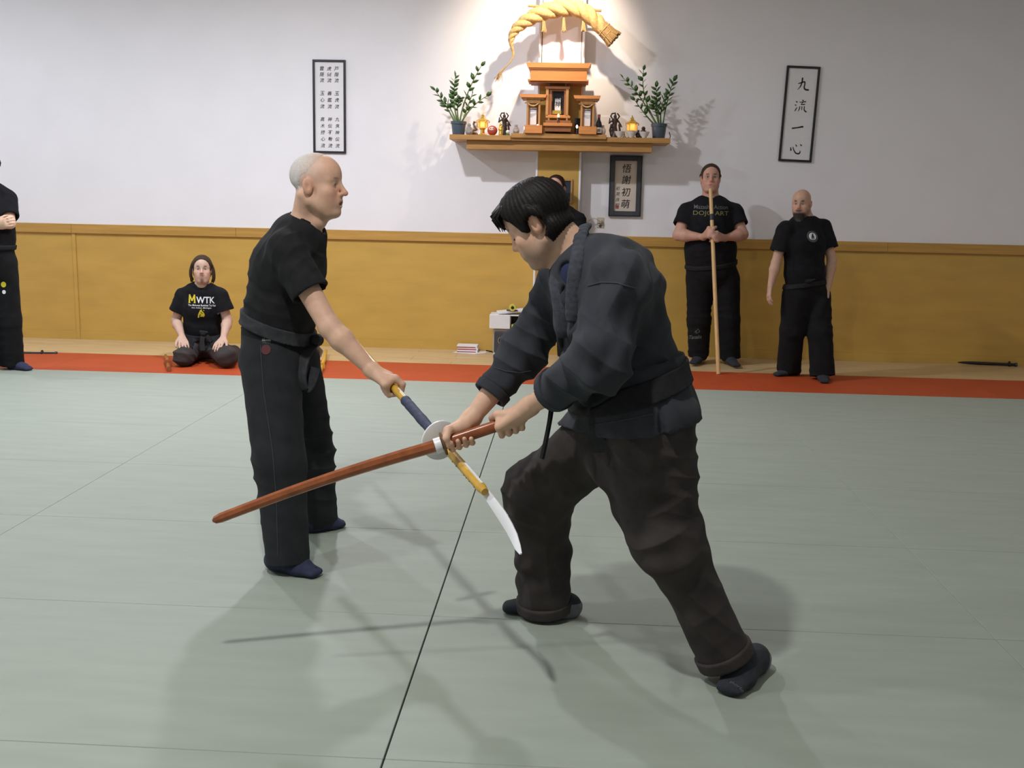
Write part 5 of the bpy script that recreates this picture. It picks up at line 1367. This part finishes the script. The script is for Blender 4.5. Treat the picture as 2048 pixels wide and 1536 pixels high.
# ================================================================== the people along the wall
BROWS = (.05, .032, .022)
def staff_man():
    hs = 1.08; O = at(1421, 359, 10.12); M = frame3((-.06, -1, .06), (0, 0, 1)); sk = np.array((.56, .31, .225))
    a, b = fl(1437, 748.5), at(1421, 378, 9.90); ax = nrm(b-a)
    def ons(py):
        t = 0.
        r = ray(1430, py); w0 = CAM-a; bb = r@ax; A = r@r; return a+ax*((A*(ax@w0)-bb*(r@w0))/(A-bb*bb))
    cR, cL = ons(465), ons(474)
    wR, wL = at(1407, 474, 9.93), at(1450, 476, 9.93)
    sp = dict(vox=.007, base=V(1.42, 10.15, -.016), label='tall heavy man in black printed T-shirt resting both hands on a long staff', O=O, M=M, hs=hs, neck=at(1421, 402, 10.15),
              sh=(at(1468, 425, 10.14), at(1375, 424, 10.14)), el=(at(1485, 469, 10.05), at(1357, 470, 10.05)), wr=(wL, wR),
              hip=(at(1453, 560, 10.17), at(1399, 560, 10.17)), kn=(at(1456, 640, 10.14), at(1398, 640, 10.14)), an=(at(1461, 716, 10.17), at(1397, 712, 10.2)),
              pel=at(1424, 548, 10.17), wai=at(1421, 500, 10.14), che=at(1420, 446, 10.13), tors=[(.225, .16), (.235, .185), (.235, .175), (.19, .13)],
              face=dict(jaw=1.15, heavy=.006, neckr=.066, lids=.003), fat=1.28, skin=sk, regs=face_regs(sk, (.13, .075, .05), browr=.006)+[((.082, .031, .016), (.02, .022, .012), sk*.72, .5)], mshirt=M_TEE, mtrous=M_PANTSB, sleeve=.60, slr=(.085, .092),  # eye sockets darkened in the skin colour to stand for shade
              hands=[lambda F: grip(F, cR, ax, V(-.5, -.8, 0), wR, -1, .016, 1.12), lambda F: grip(F, cL, ax, V(.6, -.75, 0), wL, 1, .016, 1.12)],
              hem=(at(1460, 716, 10.17), at(1397, 711, 10.19)), legr=(.128, .112, .100), zfloor=-.016,
              feet=[(fl(1450, 721), fl(1474, 735), at(1458, 712, 10.16)), (fl(1406, 719), fl(1385, 730), at(1398, 709, 10.19))], belt_c=at(1422, 528, 10.16), seed=9, shirt_low=at(1422, 540, 10.16))
    e, FH, bs, bt, shirt, tr, belt, U = tee_person(sp)
    hair(FH, O, M, hs, hregion(O, M, hs, .046, -.045), .008, (.055, .036, .022), e, .006, streak=.001)
    T = lambda x, y, z: O+hs*(M@V(x, y, z)); mb = MB()
    for y in (-1, 1): mb.tube([T(.092+.0*t, .032*y+.020*math.cos(t), .014+.015*math.sin(t)) for t in np.linspace(0, 6.283, 15)], .0014, 5, False)
    mb.tube([T(.094, -.012, .016), T(.097, 0, .018), T(.094, .012, .016)], .0014, 5)
    mb.build('glasses', M_SILV, e, True)
    u, w = nrm(V(1, -.06, 0)), V(0, 0, 1)
    p, n = hit(bs, 1398, 427); q, _ = hit(bs, 1446, 428)
    if p is not None and q is not None:
        c = (p+q)/2; u = nrm(q-p); w = nrm(V(0, 0, 1)-u*u[2])
        for txt, dy, wd, hh, mt in (('DOJO ART', 0, .325, .052, M_PRO), ('Mazashi  Action', .062, .31, .038, M_PRG)):
            v, f = text2d(txt, 1, 0, .004); print_on('shirt_print', fit2d(v, w=wd, h=hh), f, bs, c+w*dy, u, w, mt, shirt, .004)
    p, n = hit(bt, 1391, 674)
    if p is not None:
        v, f = text2d('Tanaka', 1, .3, .01); print_on('trouser_print', fit2d(v, w=.11, h=.035), f, bt, p, V(1, 0, .15), V(0, 0, 1), M_PRG, tr, .004)
        v, f = text2d('心', 1, .3, .01); print_on('trouser_print', fit2d(v, h=.045), f, bt, p+V(.01, 0, .06), V(1, 0, .1), V(0, 0, 1), M_PRG, tr, .004)
    g = empty('wooden_staff', a, 'long pale wooden staff with black tape band held upright by the tall man', 'staff')
    ta, tb = ons(428), ons(440)
    MB().tube([a, a*.5+b*.5, b], [.0185, .0185, .0165], 14).build('shaft', M_STAFF, g, True)
    MB().tube([ta, tb], .0192, 14).build('tape_band', M_BTAPE, g, True)
staff_man()

def bald_man():
    O = at(1603, 409, 9.5); M = frame3((-.42, -.90, -.10), (0, 0, 1)); sk = np.array((.56, .34, .24)); dk = (.035, .025, .02)
    wR, wL = at(1541, 572, 9.36), at(1656, 575, 9.44)
    regs = [((-.06, 0, .03), (.07, .09, .055), sk*.72, .3), ((.06, 0, -.085), (.06, .068, .034), dk, .22), ((.092, 0, -.043), (.02, .032, .008), dk, .3), ((.03, .06, -.06), (.04, .03, .03), sk*.5, .4)]
    regs = face_regs(sk, (.07, .04, .03))[:3]+[((.082, .031, .016), (.02, .022, .012), sk*.7, .5)]+regs+face_regs(sk, (.07, .04, .03), (.22, .10, .085), .0065)[3:]  # socket shade painted into the skin around the eyes
    sp = dict(vox=.007, base=V(2.1, 9.45, 0), label='bald bearded man in black T-shirt with round white chest emblem, arms hanging', O=O, M=M, neck=at(1614, 441, 9.53),
              sh=(at(1646, 455, 9.58), at(1570, 460, 9.42)), el=(at(1664, 520, 9.52), at(1552, 526, 9.40)), wr=(wL, wR),
              hip=(at(1634, 592, 9.50), at(1591, 592, 9.44)), kn=(at(1640, 668, 9.38), at(1584, 662, 9.44)), an=(at(1645, 750, 9.30), at(1576, 738, 9.52)),
              pel=at(1612, 582, 9.47), wai=at(1609, 545, 9.47), che=at(1608, 488, 9.48), tors=[(.165, .125), (.178, .13), (.195, .14), (.155, .105)],
              face=dict(jaw=1.05, neckr=.058, lids=.003), skin=sk, regs=regs, mshirt=M_TEE, mtrous=M_PANTSB, sleeve=.66, slr=(.074, .086),
              hands=[lambda F: openhand(F, wR, V(-.15, -.2, -1), V(1, .2, 0), 1.05, .55, -1), lambda F: openhand(F, wL, V(0, -.15, -1), V(-1, .2, 0), 1.05, .55, 1)],
              hem=(at(1645, 752, 9.30), at(1577, 740, 9.52)), legr=(.118, .105, .108), seed=14,
              feet=[(fl(1641, 754), fl(1649, 768), at(1645, 746, 9.31)), (fl(1594, 749), fl(1549, 753), at(1577, 736, 9.52))], belt_c=at(1610, 568, 9.47), shirt_low=at(1611, 575, 9.47))
    e, FH, bs, bt, shirt, tr, belt, U = tee_person(sp)
    T = lambda x, y, z: O+M@V(x, y, z)
    B = Fld(); B.ell(T(.072, 0, -.105), (.036, .044, .04), M, .02); B.cap(T(.078, 0, -.11), T(.092, 0, -.205), .042, .020, .02); B.cap(T(.075, .02, -.12), T(.08, .022, -.155), .024, .016, .02); B.cap(T(.075, -.02, -.12), T(.08, -.022, -.155), .024, .016, .02)
    P, Q = B.mesh(.005, 1); q = (P-O)@M; d = np.sin(q[:, 1]*420+2*wob(P, 40, 3)); P = P+normals(P, Q)*(.0016*d)[:, None]
    grey = np.clip((-q[:, 2]-.10)/.05, 0, 1)[:, None]*np.clip(1.4-np.abs(q[:, 1])/.03, 0, 1)[:, None]
    mobj('beard', P, Q, M_HAIRV, e, True, (np.array(dk)*(1-grey)+np.array((.17, .165, .155))*grey)*(1+.2*d[:, None]))
    p, n = hit(bs, 1625, 473)
    if p is not None:
        u = nrm(np.cross(V(0, 0, 1), n)); w = np.cross(n, u); ring = lambda r0, r1, N=28: (np.array([(r*math.cos(t), r*math.sin(t)) for r in (r0, r1) for t in np.linspace(0, 6.2832, N+1)[:-1]]), [(i, (i+1) % N, N+(i+1) % N, N+i) for i in range(N)])
        v, f = ring(.052, .044); print_on('emblem_ring', v, f, bs, p, u, w, M_PRG, shirt, .004)
        v, f = ring(.036, .0005); print_on('emblem_disc', v, f, bs, p, u, w, M_PRW, shirt, .0038)
        v = np.array([(-.012, -.035), (-.007, -.036), (-.004, -.012), (.003, -.012), (.004, -.036), (.009, -.036), (.012, -.005), (.007, .004), (.009, .018), (.004, .027), (-.002, .026), (-.006, .014), (-.011, .004), (-.013, -.01)])
        print_on('emblem_figure', v, [tuple(range(len(v)))], bs, p, u, w, M_INK, shirt, .0062)
    kc = hit(bt, 1617, 563)[0]; kc = at(1617, 563, 9.33) if kc is None else kc
    P, Q = Fld().ell(kc, (.035, .02, .022), None, .01).cap(kc, kc+V(.05, -.01, .02), .012, .01, .01).mesh(.006, 1); mobj('belt_knot', P, Q, M_BELT, belt, True)
    p, n = hit(bt, 1576, 571)
    if p is not None:
        v = np.array([(.014*math.cos(t), .014*math.sin(t)) for t in np.linspace(0, 6.28, 13)[:-1]]); print_on('belt_badge', v, [tuple(range(12))], bt, p, V(1, 0, 0), V(0, 0, 1), M_PRG, tr, .016)
bald_man()

def kneeling_man():
    O = at(404.5, 541, 9.27); M = frame3((.28, -.96, .05), (0, 0, 1)); sk = np.array((.60, .39, .295)); br = (.065, .04, .026)
    wR, wL = at(364, 673, 9.10), at(447, 675, 9.08)
    regs = face_regs(sk, (.14, .09, .06), browr=.0055)+[((.082, .031, .016), (.02, .022, .012), sk*.75, .5), ((.09, 0, -.0425), (.022, .026, .005), (.15, .09, .065), .35), ((.085, 0, -.088), (.03, .018, .022), (.17, .10, .075), .35)]  # darker skin in the eye sockets is painted shade
    sp = dict(vox=.0065, base=V(-3.25, 9.2, 0), label='long-haired man kneeling upright in black MWTK shirt, hands on thighs', O=O, M=M, neck=at(404, 573, 9.32),
              sh=(at(440, 592, 9.30), at(367, 592, 9.32)), el=(at(455, 641, 9.30), at(352, 641, 9.34)), wr=(wL, wR),
              hip=(at(428, 693, 9.37), at(389, 693, 9.39)), kn=(at(452, 713, 8.97), at(367, 713, 8.99)), an=(V(-3.08, 9.42, .05), V(-3.42, 9.44, .05)),
              pel=at(408, 688, 9.39), wai=at(406, 655, 9.36), che=at(404, 615, 9.33), tors=[(.17, .14), (.165, .125), (.185, .135), (.155, .105)],
              face=dict(jaw=.96, neckr=.054, lids=.003), skin=sk, regs=regs, mshirt=M_TEE, mtrous=M_PANTSBR, sleeve=.62, slr=(.072, .088),
              hands=[lambda F: openhand(F, wR, V(.38, -.74, -.38), V(.1, -.1, -1), 1.12, .3, -1), lambda F: openhand(F, wL, V(-.12, -.78, -.40), V(0, -.1, -1), 1.12, .3, 1)],
              hem=(V(-3.08, 9.46, .07), V(-3.42, 9.48, .07)), legr=(.098, .086, .066), seed=19, tfold=[(at(408, 690, 9.1), .2, (.4, .5, .6), .06, .010)],
              feet=[(V(-3.08, 9.46, 0), V(-3.12, 9.67, 0), V(-3.08, 9.44, .05)), (V(-3.42, 9.48, 0), V(-3.38, 9.69, 0), V(-3.42, 9.46, .05))], belt_c=at(406, 668, 9.37), shirt_low=at(406, 672, 9.37))
    e, FH, bs, bt, shirt, tr, belt, U = tee_person(sp)
    T = lambda x, y, z: O+M@V(x, y, z)
    h = hair(FH, O, M, 1., hregion(O, M, 1., .052, -.07), .010, br, e, .0055, streak=.002, nst=30)
    rg = random.Random(3); mb = MB()
    for y in (-1, 1):
        for k in range(9):
            a = T(.03-.02*rg.random(), .078*y, .06+.02*rg.random()); mb.tube(smoothpts([a, T(.02, (.092+.012*rg.random())*y, .02), T(.0+.02*rg.random(), (.088+.02*rg.random())*y, -.04), T(-.01, (.074+.03*rg.random())*y, -.085-.03*rg.random())], 3), [.009]+[.008]*8+[.002], 5)
    for k in range(12):
        mb.tube(smoothpts([T(-.09, .05*(rg.random()-.5), .02), T(-.12, .04*(rg.random()-.5), -.04), T(-.10, .05*(rg.random()-.5), -.12)], 3), [.012]*6+[.003], 5)
    v = np.array(mb.v); mobj('hair_lock', v, mb.f, M_HAIRV, h, True, np.tile(br, (len(v), 1)))['kind'] = 'stuff'
    p, n = hit(bs, 402.5, 600)
    if p is not None:
        u = nrm(V(.96, .28, 0)); w = nrm(V(0, .05, 1)); u = u-w*(u@w)
        v, f = strokes2d([[(.12, 0, .2), (.17, 1, .2)], [(.15, 1, .16), (.5, .25, .18)], [(.5, .25, .18), (.85, 1, .16)], [(.83, 1, .2), (.88, 0, .2)], [(0, .03, .09), (.28, .03, .09)], [(.72, .03, .09), (1, .03, .09)]], 3); print_on('shirt_print', fit2d(v, w=.064, h=.078), f, bs, p-u*.080+w*.010, u, w, M_PRY, shirt, .004)
        v, f = text2d('WTK', 1, 0, .018); print_on('shirt_print', fit2d(v, w=.160, h=.058), f, bs, p+u*.037, u, w, M_PRW, shirt, .004)
        v, f = text2d('The Midwest Budokai Tai Kai', 1, 0, .012); print_on('shirt_print', fit2d(v, w=.238, h=.017), f, bs, p-w*.047+u*.004, u, w, M_PRG if 0 else M_PRW, shirt, .004)
        v, f = text2d('Ann Arbor, Michigan', 1, 0, .012); print_on('shirt_print', fit2d(v, w=.172, h=.016), f, bs, p-w*.071, u, w, M_PRW, shirt, .004)
        v, f = strokes2d([[(.1, -.1, .18), (.18, .35, .2), (.45, .85, .25), (.55, 1.0, .1)], [(.2, .45, .15), (.55, .4, .2), (.9, .2, .2)], [(.45, .8, .2), (.75, .55, .18), (.85, .3, .16)], [(.35, .1, .15), (.6, .2, .25), (.85, .1, .2)], [(.75, .95, .06), (.85, .82, .08)]])
        print_on('shirt_emblem', (v-.5)*.068, f, bs, p-w*.118, u, w, M_PRY, shirt, .004)
    kc = at(408, 668, 9.19)
    P, Q = Fld().ell(kc, (.035, .025, .022), None, .01).cap(kc+V(-.03, 0, .02), kc+V(.03, -.01, .015), .014, .014, .01).mesh(.006, 1); mobj('belt_knot', P, Q, M_BELT, belt, True)
    ribbon(smoothpts([kc, kc+V(-.01, -.03, -.05), kc+V(.0, -.05, -.10), kc+V(.01, -.07, -.14)]), .04, .008, (1, .2, 0)).build('belt_end', M_BELT, belt, True)
    ribbon(smoothpts([kc, kc+V(.05, -.02, -.03), kc+V(.08, -.03, -.06)]), .035, .008, (.3, .2, 1)).build('belt_end', M_BELT, belt, True)
kneeling_man()

def edge_man():
    O = at(-24, 333, 8.55); M = frame3((.5, -.86, 0), (0, 0, 1)); sk = SKIN
    wR, wL = at(-8, 450, 8.33), at(-44, 448, 8.30)
    sp = dict(vox=.008, base=V(-4.75, 8.55, 0), label='man at the left edge standing in black with folded arms', O=O, M=M, neck=at(-24, 372, 8.57),
              sh=(at(16, 398, 8.62), at(-62, 398, 8.48)), el=(at(20, 447, 8.50), at(-66, 450, 8.36)), wr=(wL, wR),
              hip=(at(4, 530, 8.58), at(-38, 530, 8.52)), kn=(at(16, 640, 8.58), at(-45, 640, 8.5)), an=(at(24, 730, 8.62), at(-50, 735, 8.5)),
              pel=at(-18, 515, 8.55), wai=at(-20, 475, 8.55), che=at(-22, 425, 8.55), tors=[(.175, .14), (.185, .15), (.20, .15), (.16, .11)],
              skin=sk, regs=face_regs(sk, BROWS), mshirt=M_TEE, mtrous=M_PANTSB, sleeve=.72, slr=(.070, .076),
              hands=[lambda F: openhand(F, wR, V(.9, -.1, .2), V(0, 1, 0), 1., .4, 1), lambda F: openhand(F, wL, V(-.9, -.1, .2), V(0, 1, 0), 1., .4, -1)],
              hem=(at(24, 731, 8.60), at(-50, 738, 8.5)), legr=(.122, .105, .100), seed=25, msock=M_TABI, split=1,
              feet=[(fl(22, 736), fl(61, 742), at(24, 726, 8.6)), (fl(-50, 742), fl(-20, 752), at(-50, 730, 8.5))], belt_c=at(-20, 494, 8.55), shirt_low=at(-20, 490, 8.55))
    e, FH, bs, bt, shirt, tr, belt, U = tee_person(sp)
    hair(FH, O, M, 1., hregion(O, M, 1., .055, -.045), .012, (.03, .02, .015), e, .008)
    for px, py, r, mt in ((7, 569, .02, M_PRY), (8, 584, .014, M_PRW)):
        p, n = hit(bt, px, py)
        if p is not None:
            v = np.array([(r*math.cos(t), r*math.sin(t)*1.2) for t in np.linspace(0, 6.28, 13)[:-1]]); print_on('trouser_badge', v, [tuple(range(12))], bt, p, V(.9, .4, 0), V(0, 0, 1), mt, tr, .004)
edge_man()

def rear_man():
    O = at(1112, 379, 10.22); M = frame3((-.25, -.97, 0), (0, 0, 1)); sk = np.array((.56, .32, .235)); hs = 1.04
    wR, wL = at(1105, 505, 10.02), at(1140, 508, 10.02)
    sp = dict(vox=.008, base=V(.42, 10.25, -.016), label='man in black mostly hidden behind the dark-haired fighter, below the shrine', O=O, M=M, hs=hs, neck=at(1121, 418, 10.25),
              sh=(at(1157, 440, 10.25), at(1086, 440, 10.25)), el=(at(1166, 495, 10.2), at(1082, 495, 10.2)), wr=(wL, wR),
              hip=(at(1160, 560, 10.25), at(1128, 560, 10.25)), kn=(at(1160, 640, 10.24), at(1130, 640, 10.24)), an=(at(1160, 712, 10.24), at(1132, 712, 10.24)),
              pel=at(1143, 548, 10.25), wai=at(1132, 505, 10.25), che=at(1124, 468, 10.25), tors=[(.16, .13), (.17, .14), (.19, .14), (.155, .11)],
              skin=sk, regs=face_regs(sk, BROWS), mshirt=M_TEE, mtrous=M_PANTSB, sleeve=.62, slr=(.072, .08),
              hands=[lambda F: openhand(F, wR, V(.9, -.1, 0), V(0, 1, 0), 1., .4, 1), lambda F: openhand(F, wL, V(-.9, -.1, 0), V(0, 1, 0), 1., .4, -1)],
              hem=(at(1160, 712, 10.24), at(1132, 712, 10.24)), legr=(.105, .09, .085), seed=31, zfloor=-.016,
              feet=[(fl(1158, 718), fl(1166, 730), at(1160, 708, 10.22)), (fl(1134, 718), fl(1126, 728), at(1132, 708, 10.22))], belt_c=at(1136, 527, 10.25))
    e, FH, bs, bt, shirt, tr, belt, U = tee_person(sp)
    hair(FH, O, M, hs, hregion(O, M, hs, .045, -.045), .006, (.04, .02, .014), e, .007, streak=.001)
rear_man()
